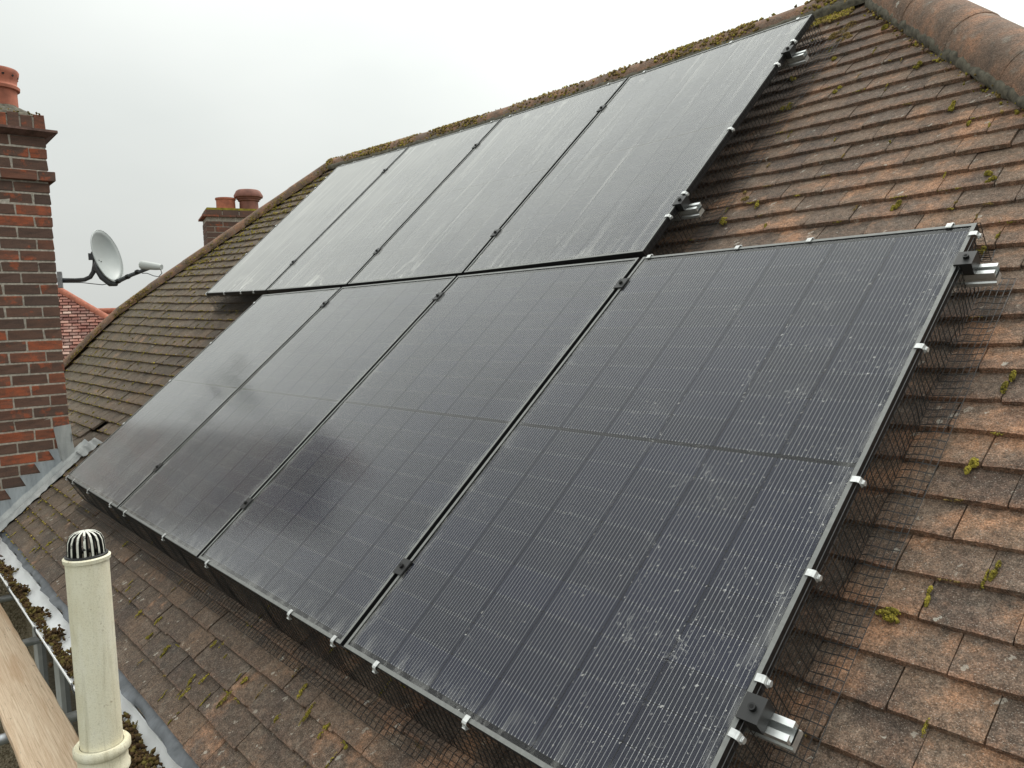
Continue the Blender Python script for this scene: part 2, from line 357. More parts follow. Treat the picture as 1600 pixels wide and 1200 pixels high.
M_tile = tile_material('clay_tile')
M_ridge = None
M_brick = brick_material()
M_mortar = simple('lime_mortar', (.42, .38, .32), .95, nscale=60, namp=.35, bs=.6)
M_bedding = simple('bedding_mortar', (.105, .095, .070), .95, nscale=40, namp=.6, bs=.9)
M_terra = simple('terracotta', (.37, .125, .075), .8, nscale=12, namp=.3, bs=.2)
M_terra_d = simple('terracotta_dark', (.22, .095, .07), .8, nscale=12, namp=.3, bs=.2)
M_cell = cell_material()
M_glass_s = glass_material('streaked_panel_glass', True)
M_glass_d = glass_material('dusty_panel_glass', False, .22)
M_glass_p = glass_material('spotted_panel_glass', False, .64)
M_back = simple('black_backsheet', (.005, .005, .008), .7, spec=.1)
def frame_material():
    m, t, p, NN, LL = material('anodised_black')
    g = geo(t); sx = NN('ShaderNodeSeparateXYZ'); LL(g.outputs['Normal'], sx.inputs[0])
    sheen_dust = math_(t, 'MULTIPLY', math_(t, 'GREATER_THAN', sx.outputs[2], .55), ramp(t, noise(t, g.outputs['Position'], 70, 4, .65), [(.3, .7), (.7, 1)]))  # sky sheen painted pale on up-facing frame faces, along with dust; sides stay black
    LL(mix(t, sheen_dust, (.012, .012, .013), (.20, .205, .195)), p.inputs['Base Color']); p.inputs['Roughness'].default_value = .4; return m
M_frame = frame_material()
M_black = simple('black_metal', (.03, .03, .03), .45, .3)
M_bolt = simple('bolt_black', (.02, .02, .02), .35, .5)
M_alu = simple('mill_aluminium', (.72, .74, .73), .32, .75, nscale=50, namp=.1)
M_clip = simple('clip_metal', (.60, .61, .60), .38, .55, nscale=70, namp=.2)
M_wire = simple('pvc_coated_wire', (.022, .022, .022), .45, 0, spec=.6)
M_lead = lead_material('lead_sheet', (.24, .265, .285), (.42, .455, .48))
M_lead_l = lead_material('lead_light', (.26, .275, .28), (.42, .43, .42))
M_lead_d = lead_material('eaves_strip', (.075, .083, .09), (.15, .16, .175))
M_white = simple('white_upvc', (.80, .81, .81), .4, nscale=9, namp=.06)
M_whiteg = simple('weathered_upvc', (.52, .53, .52), .5, nscale=14, namp=.12)
M_dash = pebbledash_material()
M_wood = wood_material()
M_steel = simple('galvanised_tube', (.42, .44, .46), .4, .8, nscale=30, namp=.2)
M_cream = cream_material()
M_dish = simple('dish_grey', (.42, .45, .44), .45, .1, nscale=6, namp=.06)
M_dish_d = simple('dark_grey_coated', (.075, .08, .085), .5, .1)
M_pane = simple('dark_window_pane', (.02, .022, .025), .08)
M_moss = moss_material('moss_green', (.07, .06, .02), (.21, .175, .035), (.44, .36, .06))
M_moss_o = moss_material('moss_ochre', (.085, .065, .03), (.21, .15, .055), (.38, .27, .10))
M_debris = moss_material('gutter_debris', (.03, .02, .012), (.085, .05, .025), (.16, .13, .04))
M_redtile = None
M_ground = simple('garden_ground', (.07, .075, .05), .95, nscale=1.5, namp=.5)
M_hole = simple('dark_void', (.01, .01, .01), 1)

# ------------------------------------------------------------------ roof surface: (x along the eaves, s up the slope)
P = 1.154; HG = .01; PW = 1.134; PH = 1.722
A_T, A_B = 0.736, 0.6964
nB = np.array([0, -math.sin(A_B), math.cos(A_B)]); uB = np.array([0, math.cos(A_B), math.sin(A_B)])
nT = np.array([0, -math.sin(A_T), math.cos(A_T)]); uT = np.array([0, math.cos(A_T), math.sin(A_T)])
oB = np.array([0, -.0283, -.0251])
def sm(t): t = np.clip(t, 0, 1); return t * t * (3 - 2 * t)
SS = np.linspace(-3.2, 3.2, 1281); AN = A_B + (A_T - A_B) * sm((SS + .3) / .6)
YY = np.concatenate([[0], np.cumsum(np.cos((AN[1:] + AN[:-1]) / 2) * np.diff(SS))])
ZZ = np.concatenate([[0], np.cumsum(np.sin((AN[1:] + AN[:-1]) / 2) * np.diff(SS))])
b0 = oB - nB * .16 - uB
YY += b0[1] - np.interp(-1, SS, YY); ZZ += b0[2] - np.interp(-1, SS, ZZ)
def lift(x):
    xx = min(x - 4 * P, 0); x0 = -1.2 - 4 * P
    if xx < x0: return .0122 * x0 + .0062 * x0 * x0 + (xx - x0) * (.0122 + .0124 * x0)
    return .0122 * xx + .0062 * xx * xx
def surf(x, s, h=0.):
    an = float(np.interp(s, SS, AN)); n = h + lift(x) * float(sm((s + 1.2) / 1.4))
    return np.array([x, float(np.interp(s, SS, YY)) - n * math.sin(an), float(np.interp(s, SS, ZZ)) + n * math.cos(an)])
def frame_at(x, s, h=0.):
    o = surf(x, s, h); ex = surf(x + .05, s, h) - surf(x - .05, s, h); ex /= np.linalg.norm(ex)
    es = surf(x, s + .05, h) - surf(x, s - .05, h); es -= ex * (ex @ es); es /= np.linalg.norm(es)
    return o, ex, es, np.cross(ex, es)
def mat4(o, a, b, c):
    return Matrix([[a[0], b[0], c[0], o[0]], [a[1], b[1], c[1], o[1]], [a[2], b[2], c[2], o[2]], [0, 0, 0, 1]])
def proj(q):
    y = (np.array(q) - CAM) @ ROT
    return 800 + FPX * y[0] / -y[2], 600 - FPX * y[1] / -y[2], -y[2]
S_E, S_R, GA = -2.205, 2.16, .1005
def hip_l(s): return -.95 - .745 * (1.9 - s)      # x of the left hip at slope position s
def hip_r(s): return 4.79 + .762 * (2.03 - s)

# ------------------------------------------------------------------ ground
GZ = -6.7
g_o = build(MB().add([(-150, -150, GZ), (150, -150, GZ), (150, 150, GZ), (-150, 150, GZ)], [(0, 1, 2, 3)]), 'ground', M_ground)
tag(g_o, 'dark garden ground far below the eaves', None, kind='structure')

# ------------------------------------------------------------------ house
house = empty('house', (2, 1.7, GZ))
tag(house, 'house with weathered brown clay tile hipped roof carrying the solar panels', 'house')
rp_l = surf(hip_l(S_R) - .06, S_R, -.06); rp_r = surf(hip_r(S_R) + .06, S_R, -.06)
mb = MB()      # front deck, follows the sagging slope just under the tiles
xs_n, ss_ = 25, np.linspace(S_E + .04, S_R, 24)
vs = []; fs = []
for s in ss_:
    xa, xb = hip_l(s) - .05, hip_r(s) + .05
    for i in range(xs_n): vs.append(surf(xa + (xb - xa) * i / (xs_n - 1), s, -.062))
for j in range(len(ss_) - 1):
    for i in range(xs_n - 1): a = j * xs_n + i; fs.append((a, a + 1, a + 1 + xs_n, a + xs_n))
mb.add(vs, fs)
el, er = np.array(vs[0]), np.array(vs[xs_n - 1]); tl, tr_ = np.array(vs[-xs_n]), np.array(vs[-1])
yb = 2 * tl[1] - el[1]
bl, br = np.array([el[0], yb, el[2]]), np.array([er[0], yb, er[2]])
mb.add([el, tl, bl], [(0, 1, 2)]); mb.add([er, br, tr_], [(0, 1, 2)]); mb.add([tl, tr_, br, bl], [(0, 1, 2, 3)])
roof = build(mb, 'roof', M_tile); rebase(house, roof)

# ---- tiles
TW, TL, TT = .1622, .19, .0155
def tile_variant(seed):
    r = np.random.default_rng(seed); nx, ny = 5, 2
    vs = []; ed = []
    cam = r.uniform(-.0009, .0012); tw = r.uniform(-.0012, .0012)
    for layer in (0, 1):
        for j in range(ny + 1):
            for i in range(nx + 1):
                x = (i / nx - .5) * TW; y = (0, .012, TL)[j]
                xj = x + (r.normal(0, .0007) if i in (0, nx) else r.normal(0, .002)); yj = y + (r.normal(0, .0004) if j == 0 else 0)
                z = (cam * (1 - (2 * x / TW) ** 2) + tw * (2 * x / TW) + r.normal(0, .0003)) - (.0016 if j == 0 else 0)
                if j == 0 and seed == 105 and i == (seed // 3) % (nx + 1): yj += .006; z -= .002
                if j == 0 and layer == 0 and i in (0, nx): xj *= 1 - r.uniform(.004, .02); z -= .001
                vs.append((xj, yj, z - layer * (TT if j < 2 else TT * .8))); ed.append(1. if j == 0 else (.38 if j == 1 and layer == 0 else 0.))
    k = (nx + 1) * (ny + 1); fs = []
    for j in range(ny):
        for i in range(nx):
            a = j * (nx + 1) + i; fs.append((a, a + 1, a + nx + 2, a + nx + 1))
    for i in range(nx): fs.append((i + k, i + 1 + k, i + 1, i))                       # tail face
    for j in range(ny):
        a = j * (nx + 1); b = a + nx + 1; fs.append((a, b, b + k, a + k)); a += nx; b += nx; fs.append((b, a, a + k, b + k))
    return np.array(vs), fs, ed
TV = [tile_variant(100 + i) for i in range(10)]
def tile_mesh(v, f, e, name):
    me = bpy.data.meshes.new(name); me.from_pydata([tuple(q) for q in v], [], f); me.update()
    at = me.attributes.new('edge', 'FLOAT', 'POINT'); at.data.foreach_set('value', np.array(e, np.float32)); me.materials.append(M_tile); return me
TM = [tile_mesh(*tv, 'roof_tile') for tv in TV]
CH_X0, CH_X1, CH_Y0, CH_Y1 = -.32, .15, -1.94, -1.143     # chimney footprint
tiles = []
TILT = math.atan(TT / GA)
row = 0; s = S_E
while s < S_R - .03:
    xa, xb = hip_l(s + .05) - .06, hip_r(s + .05) + .04
    x = 5.837 - .165 * 80 + (.0825 if (row - 12) % 2 else 0) + rng.normal(0, .006)
    drift = rng.normal(0, .0012)
    while x < xb + .1:
        x += .165
        xc = x + .0825
        if xc < xa or xc > xb: continue
        q = surf(xc, s)
        if CH_X0 - .05 < xc < CH_X1 + .04 and q[1] < CH_Y1 + .02: continue
        if row in (8, 9) and -.24 < xc < -.02: continue                    # slipped tile by the chimney
        o, ex, es, en = frame_at(xc, s + rng.normal(0, .0022))
        o = o + en * rng.normal(0, .0011)
        tilt = TILT + rng.normal(0, .005); es2 = es * math.cos(tilt) - en * math.sin(tilt); en2 = en * math.cos(tilt) + es * math.sin(tilt)
        yaw = rng.normal(0, .006); ex2 = ex * math.cos(yaw) + es2 * math.sin(yaw); es3 = es2 * math.cos(yaw) - ex * math.sin(yaw)
        roll = rng.normal(0, .006); ex3 = ex2 * math.cos(roll) + en2 * math.sin(roll); en3 = en2 * math.cos(roll) - ex2 * math.sin(roll)
        tiles.append((o, ex3, es3, en3, xc, s))
    s += GA; row += 1
def under_panel(x, s):
    return (-.02 < x < 4 * P - .06 and .05 < s < 1.72) or (P + .04 < x < 5 * P - .06 and -1.66 < s < -.05) or (P + .05 < x < 4 * P - .06 and -.2 < s < .2)
rank = []
for i, tl_ in enumerate(tiles):
    u, v, d = proj(tl_[0] + tl_[2] * .05)
    vis = d > .3 and -40 < u < 1640 and -40 < v < 1240 and not under_panel(tl_[4], tl_[5])
    rank.append((0 if vis else 1, d if d > 0 else 99 - d, i))
rank.sort(); near = set(r[2] for r in rank[:300])
jv, jf, je = [], [], []; off = 0
for i, (o, a, b, c, _, _) in enumerate(tiles):
    k = int(rng.integers(0, len(TV)))
    if i in near:
        t_o = link('roof_tile', TM[k], None, roof); t_o.matrix_parent_inverse = Matrix(); rebase(house)
        t_o.matrix_basis = mat4(o, a, b, c)
    else:
        v, f, e = TV[k]; jv.append(o + v[:, :1] * a + v[:, 1:2] * b + v[:, 2:] * c); jf += [tuple(q + off for q in ff) for ff in f]; je += e; off += len(v)
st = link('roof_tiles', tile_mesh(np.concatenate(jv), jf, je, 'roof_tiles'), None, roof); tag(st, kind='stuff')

# ---- ridge and hip tiles
def ridge_mat():
    m, t, p, NN, LL = material('ridge_clay')
    pos = geo(t).outputs['Position']
    n1 = noise(t, pos, 9, 6, .65); n2 = noise(t, pos, 23, 5, .7); n3 = noise(t, pos, 170, 4, .7)
    c = ramp(t, n1, [(.3, (.11, .078, .058)), (.46, (.18, .118, .082)), (.58, (.25, .145, .092)), (.72, (.40, .20, .11))])
    c = mix(t, ramp(t, n2, [(.55, 0), (.7, .55)]), c, (.26, .24, .20)); c = mix(t, ramp(t, n2, [(.3, .5), (.42, 0)]), c, (.07, .055, .045))
    c = mix(t, 1, c, ramp(t, n3, [(.3, .2), (.7, .8)]), 'OVERLAY')
    vo = NN('ShaderNodeTexVoronoi'); vo.inputs['Scale'].default_value = 14; LL(mix(t, .04, pos, noise(t, pos, 30, 3), 'ADD'), vo.inputs['Vector'])
    cs = NN('ShaderNodeSeparateXYZ'); LL(vo.outputs['Color'], cs.inputs[0])
    sp = math_(t, 'MULTIPLY', math_(t, 'LESS_THAN', vo.outputs['Distance'], .2), math_(t, 'GREATER_THAN', cs.outputs[0], .93))
    c = mix(t, math_(t, 'MULTIPLY', sp, .6), c, (.55, .53, .46))
    LL(c, p.inputs['Base Color']); p.inputs['Roughness'].default_value = .9; LL(bump(t, mix(t, .4, n2, n3), 1.0, .012), p.inputs['Normal']); return m
M_ridge = ridge_mat()
def half_round(p0, p1, r, upv, name, parent, mat, lipfrac=.0, n=14, span=200):
    """one half-round capping tile from p0 (low/left end) to p1"""
    p0 = np.array(p0); p1 = np.array(p1); t = p1 - p0; L = np.linalg.norm(t); t /= L
    e3 = upv - t * (upv @ t); e3 /= np.linalg.norm(e3); e2 = np.cross(e3, t); m = MB(); rings = []
    prof = []
    for k in range(n + 1):
        th = RAD(-span / 2 + span * k / n); prof.append((math.sin(th), math.cos(th)))
    stations = [(0, 1.0), (.03, 1.02), (.5, 1.0), (.97, .985), (1, .97)]
    vs = []
    for fr_, sc_ in stations:
        for rr in (r * sc_, (r - .016) * sc_):
            for (a, b) in prof:
                j = 1 + random.uniform(-.006, .006); vs.append(p0 + t * L * fr_ + e2 * a * rr * j + e3 * b * rr * j)
    k = n + 1; fs = []
    for i in range(len(stations) - 1):
        for q in range(n):
            a = i * 2 * k + q; b = a + 2 * k
            fs.append((a, a + 1, b + 1, b)); a += k; b += k; fs.append((a + 1, a, b, b + 1))
        for q in (0, n):
            a = i * 2 * k + q; b = a + 2 * k; fs.append((a, b, b + k, a + k))
    for i in (0, len(stations) - 1):
        for q in range(n): a = i * 2 * k + q; fs.append((a, a + 1, a + 1 + k, a + k))
    m.add(vs, fs); o = build(m, name, mat, parent); smooth_by_angle(o, 50); return o
zup = np.array([0, 0, 1.])
RX0, RX1 = hip_l(S_R) - .08, hip_r(S_R) + .10
nr = 14
ridge_axis = lambda x: surf(x, S_R, 0) + np.array([0, .045, -.012])
for i in range(nr):
    x0 = RX0 + (RX1 - RX0) * i / nr; x1 = RX0 + (RX1 - RX0) * (i + 1) / nr + .02
    half_round(ridge_axis(x0) + [0, 0, rng.normal(0, .003)], ridge_axis(x1) + [0, 0, rng.normal(0, .003)], .098, zup, 'ridge_tile', roof, M_ridge)
def hip_axis(s, side):
    if side > 0: return surf(hip_r(s) + .105, s, 0) + np.array([0, .0, -.03])
    return surf(hip_l(s) - .06, s, 0) + np.array([0, .0, -.03])
for side, s_lo in ((1, -2.25), (-1, -2.25)):
    nh = 12
    for i in range(nh):
        s0 = s_lo + (S_R - .02 - s_lo) * i / nh; s1 = s_lo + (S_R - .02 - s_lo) * (i + 1) / nh + .02
        half_round(hip_axis(s0, side), hip_axis(s1, side), (.118 if side > 0 else .085), zup, 'hip_tile', roof, M_ridge)
# rough mortar bedding under the hip and ridge tiles
def bedding(pts, r, name):
    m = MB(); ring = 13; vs = []; fs = []
    for q, t in pts:
        e3 = zup - t * (zup @ t); e3 /= np.linalg.norm(e3); e2 = np.cross(e3, t)
        for k in range(ring):
            th = RAD(-115 + 230 * k / (ring - 1)); rr = r * random.uniform(.95, 1.06); vs.append(q + e2 * math.sin(th) * rr * 1.12 + e3 * math.cos(th) * rr * .55)
    for i in range(len(pts) - 1):
        for k in range(ring - 1): a = i * ring + k; fs.append((a, a + 1, a + 1 + ring, a + ring))
    m.add(vs, fs); return build(m, name, M_bedding, roof, smooth=True)
pr = [hip_axis(s, 1) for s in np.linspace(-2.2, S_R, 260)]; bedding([(q + [0, 0, -.022], (pr[-1] - pr[0]) / np.linalg.norm(pr[-1] - pr[0])) for q in pr], .110, 'bedding_mortar')
pr = [ridge_axis(x) for x in np.linspace(RX0, RX1, 150)]; bedding([(q + [0, 0, -.01], np.array([1., 0, 0])) for q in pr], .10, 'bedding_mortar')

# ---- eaves: lead strip, gutter, fascia, wall, window
XE0, XE1 = -4.2, 8.1
eave = surf(2.0, S_E)
m = MB(); vs = []; fs = []; nx = 160
for i in range(nx + 1):
    x = .2 + (6.6 - .2) * i / nx
    e = surf(x, S_E); wv = .006 * math.sin(x * 9.1) + .007 * math.sin(x * 23 + 1) + rng.normal(0, .0015)
    for (dy, dz) in ((.06, .006), (.0, -.022), (-.012 + wv * .3, -.034), (-.019 + wv, -.046 - wv * .5)): vs.append((x, e[1] + dy, e[2] + dz))
for i in range(nx):
    for k in range(3): a = i * 4 + k; fs.append((a, a + 4, a + 5, a + 1))
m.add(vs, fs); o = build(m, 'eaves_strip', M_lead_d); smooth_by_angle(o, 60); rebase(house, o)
GY, GZg, GR = eave[1] - .074, eave[2] - .064, .066
prof = []
for k in range(15):
    th = math.pi + math.pi * k / 14; prof.append((GR * math.cos(th), GR * 1.0 * math.sin(th)))
prof = [(-GR - .005, .006), (-GR - .005, -.004)] + prof + [(GR + .004, 0.0)]
m = MB(); vs = []; fs = []; xs = [.18, 1.6, 3.2, 4.8, 6.6]
inner = [(a * .965, b * .965 + .0) for a, b in prof]
for x in xs:
    for a, b in prof: vs.append((x, GY + a, GZg + b))
    for a, b in inner: vs.append((x, GY + a, GZg + b))
k = len(prof)
for i in range(len(xs) - 1):
    for q in range(k - 1):
        a = i * 2 * k + q; b = a + 2 * k; fs.append((a + 1, a, b, b + 1)); a += k; b += k; fs.append((a, a + 1, b + 1, b))
    for q in (0, k - 1): a = i * 2 * k + q; b = a + 2 * k; fs.append((a, b, b + k, a + k))
m.add(vs, fs); gut = build(m, 'gutter', M_white); smooth_by_angle(gut, 40); rebase(house, gut)
for xb in (.75, 1.55, 2.35, 3.15, 3.95, 4.75):
    m = MB(); ang = [RAD(170 + 200 * j / 12) for j in range(13)]
    pol = [((GR + .004) * math.cos(a), (GR + .004) * math.sin(a)) for a in ang] + [((GR + .009) * math.cos(a), (GR + .009) * math.sin(a)) for a in reversed(ang)]
    for j in range(12):
        quad = [pol[j], pol[j + 1], pol[25 - j - 1], pol[25 - j]]
        m.prism(quad, (xb, GY, GZg), (0, 1, 0), (0, 0, 1), (1, 0, 0), -.013, .013)
    o = build(m, 'gutter_bracket', M_dish_d); rebase(house, o)
FY = GY + GR + .010
o = build(MB().box((XE0, FY, GZg - .15), (XE1, FY + .02, GZg + .022)), 'fascia', M_white); rebase(house, o)
WY = FY + .10
o = build(MB().box((XE0, FY + .02, GZg - .165), (XE1, WY + .05, GZg - .15)), 'soffit', M_white); rebase(house, o)
o = build(MB().box((XE0 + .3, WY, GZ), (XE1 - .3, 2 * tl[1] - WY, GZg - .166)), 'wall', M_dash); rebase(house, o)
# upstairs window
wx0, wx1, wz0, wz1 = .62, 2.9, GZg - 1.45, GZg - .25
wn = MB().box((wx0, WY - .03, wz1 - .06), (wx1, WY + .02, wz1)).box((wx0, WY - .03, wz0), (wx1, WY + .02, wz0 + .06)); 
nm = 3
for i in range(nm + 1):
    x = wx0 + (wx1 - wx0 - .16) * i / nm; wn.box((x, WY - .031, wz0 + .061), (x + .16, WY + .02, wz1 - .061))
win = build(wn, 'window', M_whiteg); rebase(house, win)
for i in range(nm):
    x = wx0 + (wx1 - wx0 - .16) * i / nm
    p_ = build(MB().box((x + .161, WY - .008, wz0 + .062), (x + (wx1 - wx0 - .16) / nm - .001, WY - .002, wz1 - .062)), 'pane', M_pane); p_.parent = win
# white strip lying below the gutter (weathered cover boards)
# ------------------------------------------------------------------ brick chimney by the eaves
def brick_mesh(lx, ly, lz, seed):
    r = np.random.default_rng(seed); b = .004; vs = []
    for z, ins in ((0, b), (b, 0), (lz - b, 0), (lz, b)):
        for (sx, sy) in ((0, 0), (1, 0), (1, 1), (0, 1)):
            vs.append((sx * lx + (ins if sx == 0 else -ins) + r.normal(0, .0022), sy * ly + (ins if sy == 0 else -ins) + r.normal(0, .0022), z + r.normal(0, .0009)))
    fs = [(3, 2, 1, 0), (12, 13, 14, 15)]
    for i in range(3):
        for k in range(4): a = i * 4 + k; bq = i * 4 + (k + 1) % 4; fs.append((a, bq, bq + 4, a + 4))
    me = bpy.data.meshes.new('brick'); me.from_pydata(vs, [], fs); me.update(); me.materials.append(M_brick); return me
BRC = {}
def get_brick(lx, ly, lz):
    key = (round(lx, 3), round(ly, 3), round(lz, 3))
    if key not in BRC: BRC[key] = [brick_mesh(*key, 7 * i + 3) for i in range(3)]
    return random.choice(BRC[key])
def put_brick(root, x0, x1, y0, y1, z0, z1, stuff=None):
    me = get_brick(x1 - x0, y1 - y0, z1 - z0)
    if stuff is not None:
        stuff.add([(v.co.x + x0, v.co.y + y0, v.co.z + z0) for v in me.vertices], [tuple(p.vertices) for p in me.polygons]); return
    o = link('brick', me, None); o.location = (x0 + rng.normal(0, .0012), y0 + rng.normal(0, .0012), z0); o.parent = root; o.matrix_parent_inverse = Matrix.Translation(root.location).inverted()
def brick_course(root, X0, X1, Y0, Y1, z0, z1, par, back, bl_=.215, hd=.1025, j=.011):
    """a ring of bricks; +x and +y faces as single bricks, the far faces joined into `back`"""
    if par:      # corner brick at (X1,Y1) lies along x
        put_brick(root, X1 - bl_, X1, Y1 - hd, Y1, z0, z1); y = Y1 - hd - j; x = X1 - bl_ - j
    else:
        put_brick(root, X1 - hd, X1, Y1 - bl_, Y1, z0, z1); y = Y1 - bl_ - j; x = X1 - hd - j
    while y - Y0 > .03:
        y2 = max(y - bl_, Y0); put_brick(root, X1 - hd, X1, y2, y, z0, z1); y = y2 - j
    while x - X0 > .03:
        x2 = max(x - bl_, X0); put_brick(root, x2, x, Y1 - hd, Y1, z0, z1); x = x2 - j
    y = Y1 - hd - j - (0 if par else hd + j)
    while y - Y0 > .03:
        y2 = max(y - bl_, Y0); put_brick(root, X0, X0 + hd, y2, y, z0, z1, back); y = y2 - j
    x = X1 - hd - j
    while x - (X0 + hd + j) > .03:
        x2 = max(x - bl_, X0 + hd + j); put_brick(root, x2, x, Y0, Y0 + hd, z0, z1, back); x = x2 - j
ch = empty('chimney', ((CH_X0 + CH_X1) / 2, (CH_Y0 + CH_Y1) / 2, -1.95))
tag(ch, 'tall dark red brick chimney with stepped lead flashing and terracotta pot beside satellite dish', 'chimney')
back = MB(); zc = -1.78; par = 0; BH, BJ = .0680, .0115
ZBAND, ZCAP = .822, 1.10
while zc + BH < ZBAND + .01:
    brick_course(ch, CH_X0, CH_X1, CH_Y0, CH_Y1, zc, zc + BH, par, back); zc += BH + BJ; par ^= 1
zb = zc; pj = .035
brick_course(ch, CH_X0 - pj, CH_X1 + pj, CH_Y0 - pj, CH_Y1 + pj, zb, zb + BH, par, back); zc = zb + BH + BJ; par ^= 1
for _ in range(3):
    brick_course(ch, CH_X0, CH_X1, CH_Y0, CH_Y1, zc, zc + BH, par, back); zc += BH + BJ; par ^= 1
# moulded tile cap
def ringslab(z0, z1, g0, g1):
    m = MB(); a = [(CH_X0 - g0, CH_Y0 - g0), (CH_X1 + g0, CH_Y0 - g0), (CH_X1 + g0, CH_Y1 + g0), (CH_X0 - g0, CH_Y1 + g0)]; b = [(CH_X0 - g1, CH_Y0 - g1), (CH_X1 + g1, CH_Y0 - g1), (CH_X1 + g1, CH_Y1 + g1), (CH_X0 - g1, CH_Y1 + g1)]
    return m.add([(x, y, z0) for x, y in a] + [(x, y, z1) for x, y in b], [(3, 2, 1, 0), (4, 5, 6, 7)] + [(i, (i + 1) % 4, (i + 1) % 4 + 4, i + 4) for i in range(4)])
zcap = zc - BJ
m = ringslab(zcap, zcap + .03, .006, .062); m2 = ringslab(zcap + .0305, zcap + .048, .068, .066); m.add(m2.v, m2.f)
o = build(m, 'cap_moulding', simple('cap_tile', (.135, .075, .058), .85, nscale=25, namp=.5, bs=.5)); rebase(ch, o)
zs = zcap + .052; sh = .105
for k in range(7):      # soldier course
    y1 = CH_Y1 + .004 - k * .079; put_brick(ch, CH_X1 - .1, CH_X1 + .004, y1 - .068, y1, zs, zs + sh - (.012 * (k % 2)))
for k in range(1, 6):
    x1 = CH_X1 - .02 - k * .079; put_brick(ch, x1 - .068, x1, CH_Y1 - .1, CH_Y1 + .004, zs, zs + sh)
m = MB().box((CH_X0 + .01, CH_Y0 + .01, -1.95), (CH_X1 - .005, CH_Y1 - .005, zs + sh - .02)); m.box((CH_X0 - pj + .01, CH_Y0 - pj + .01, zb + .004), (CH_X1 + pj - .005, CH_Y1 + pj - .005, zb + BH - .004))
o = build(m, 'mortar_core', M_mortar); rebase(ch, o)
o = build(MB().box((CH_X0 + .002, CH_Y0 + .002, GZ), (CH_X1 - .002, CH_Y1 - .002, -1.81)), 'lower_stack', M_dash); rebase(ch, o)
o = build(back, 'bricks', M_brick); rebase(ch, o); tag(o, kind='stuff')
# flaunching and pot
cx, cy = (CH_X0 + CH_X1) / 2 + .02, -1.375
m = MB(); vs = []; fs = []; rows = 7; seg = 28
for i in range(rows):
    f_ = i / (rows - 1)
    for k in range(seg):
        th = 2 * math.pi * k / seg; c_, s_ = math.cos(th), math.sin(th); q = max(abs(c_), abs(s_))
        rx, ry = (CH_X1 - CH_X0) / 2 / q, (CH_Y1 - CH_Y0) / 2 / q
        X = ((CH_X0 + CH_X1) / 2 + c_ * rx) * (1 - f_) + (cx + .13 * c_) * f_; Y = ((CH_Y0 + CH_Y1) / 2 + s_ * ry) * (1 - f_) + (cy + .13 * s_) * f_
        vs.append((X, Y, zs + sh - .018 + .085 * f_ ** .8 + random.uniform(-.005, .005)))
for i in range(rows - 1):
    for k in range(seg): fs.append((i * seg + k, i * seg + (k + 1) % seg, (i + 1) * seg + (k + 1) % seg, (i + 1) * seg + k))
m.add(vs, fs); o = build(m, 'flaunching', M_bedding, smooth=True); rebase(ch, o)
zp = zs + sh + .03
m = MB().lathe([(.118, 0), (.116, .13), (.118, .15), (.134, .158), (.136, .178), (.122, .19), (.118, .20), (.122, .225), (.134, .262), (.137, .285), (.13, .297), (.115, .297), (.105, .28), (.1, 0)], 40, (cx, cy, zp))
o = build(m, 'chimney_pot', M_terra, smooth=True); smooth_by_angle(o, 40); rebase(ch, o)
m = MB()
for k in range(12):
    th = 2 * math.pi * (k + .3) / 12; c_, s_ = math.cos(th), math.sin(th)
    m.tube([(cx + .112 * c_, cy + .112 * s_, zp + .247), (cx + .132 * c_, cy + .132 * s_, zp + .25)], .0085, 8)
ph = build(m, 'pot_vent_hole', M_hole); ph.parent = o
# stepped flashing on the +x face
def roof_z(y, x=CH_X1):
    ss2 = np.linspace(-2.3, 0, 400); pts = np.array([surf(x, q) for q in ss2]); return float(np.interp(y, pts[:, 1], pts[:, 2]))
xf = CH_X1 + .003
def zj(k): return -1.78 + k * (BH + BJ)      # bed joint levels
kk = 0; steps = []
for k in range(0, 11):
    zt = zj(k) - .002
    # where does this joint sit on the slope
    ys = np.linspace(-2.0, -1.0, 500); zr = np.array([roof_z(y) for y in ys]) if k == 0 else zr
    y_at = float(np.interp(zt - .135, zr, ys)) if zr[0] < zt - .135 < zr[-1] else None
    if y_at is None: continue
    steps.append((y_at, zt))
for i, (y, zt) in enumerate(steps):
    yB = y + .028; yA = yB - .132; zl = zt - BH - BJ
    if yB > CH_Y1 - .02: yB = CH_Y1 + .004
    if yA > CH_Y1 - .05: break
    pol = [(yA, zt), (yA + .036, zl), (yA + .036, roof_z(yA + .036) + .001), ((yA + .036 + yB) / 2, roof_z((yA + .036 + yB) / 2) + .001), (yB, roof_z(yB) + .002), (yB, zt)]
    m = MB().prism(pol, (xf + .0015 * (i % 2), 0, 0), (0, 1, 0), (0, 0, 1), (1, 0, 0), 0, .003)
    o = build(m, 'step_flashing', M_lead); rebase(ch, o)
# tall corner piece at the upslope edge
m = MB()
zr_c = roof_z(CH_Y1)
m.prism([(CH_Y1 - .075, zr_c + .02), (CH_Y1 - .105, zr_c + .26), (CH_Y1 + .008, zr_c + .27), (CH_Y1 + .014, zr_c + .02)], (CH_X1 + .009, 0, 0), (0, 1, 0), (0, 0, 1), (1, 0, 0), 0, .003)
m.prism([(CH_Y1 - .06, zr_c - .03), (CH_Y1 - .08, zr_c + .135), (CH_Y1 + .012, zr_c + .137), (CH_Y1 + .03, zr_c + .01)], (CH_X1 + .013, 0, 0), (0, 1, 0), (0, 0, 1), (1, 0, 0), 0, .004)
m.box((CH_X0 - .01, CH_Y1 + .002, zr_c - .1), (CH_X1 + .012, CH_Y1 + .006, zr_c + .2))
o = build(m, 'corner_flashing', M_lead_l); rebase(ch, o)
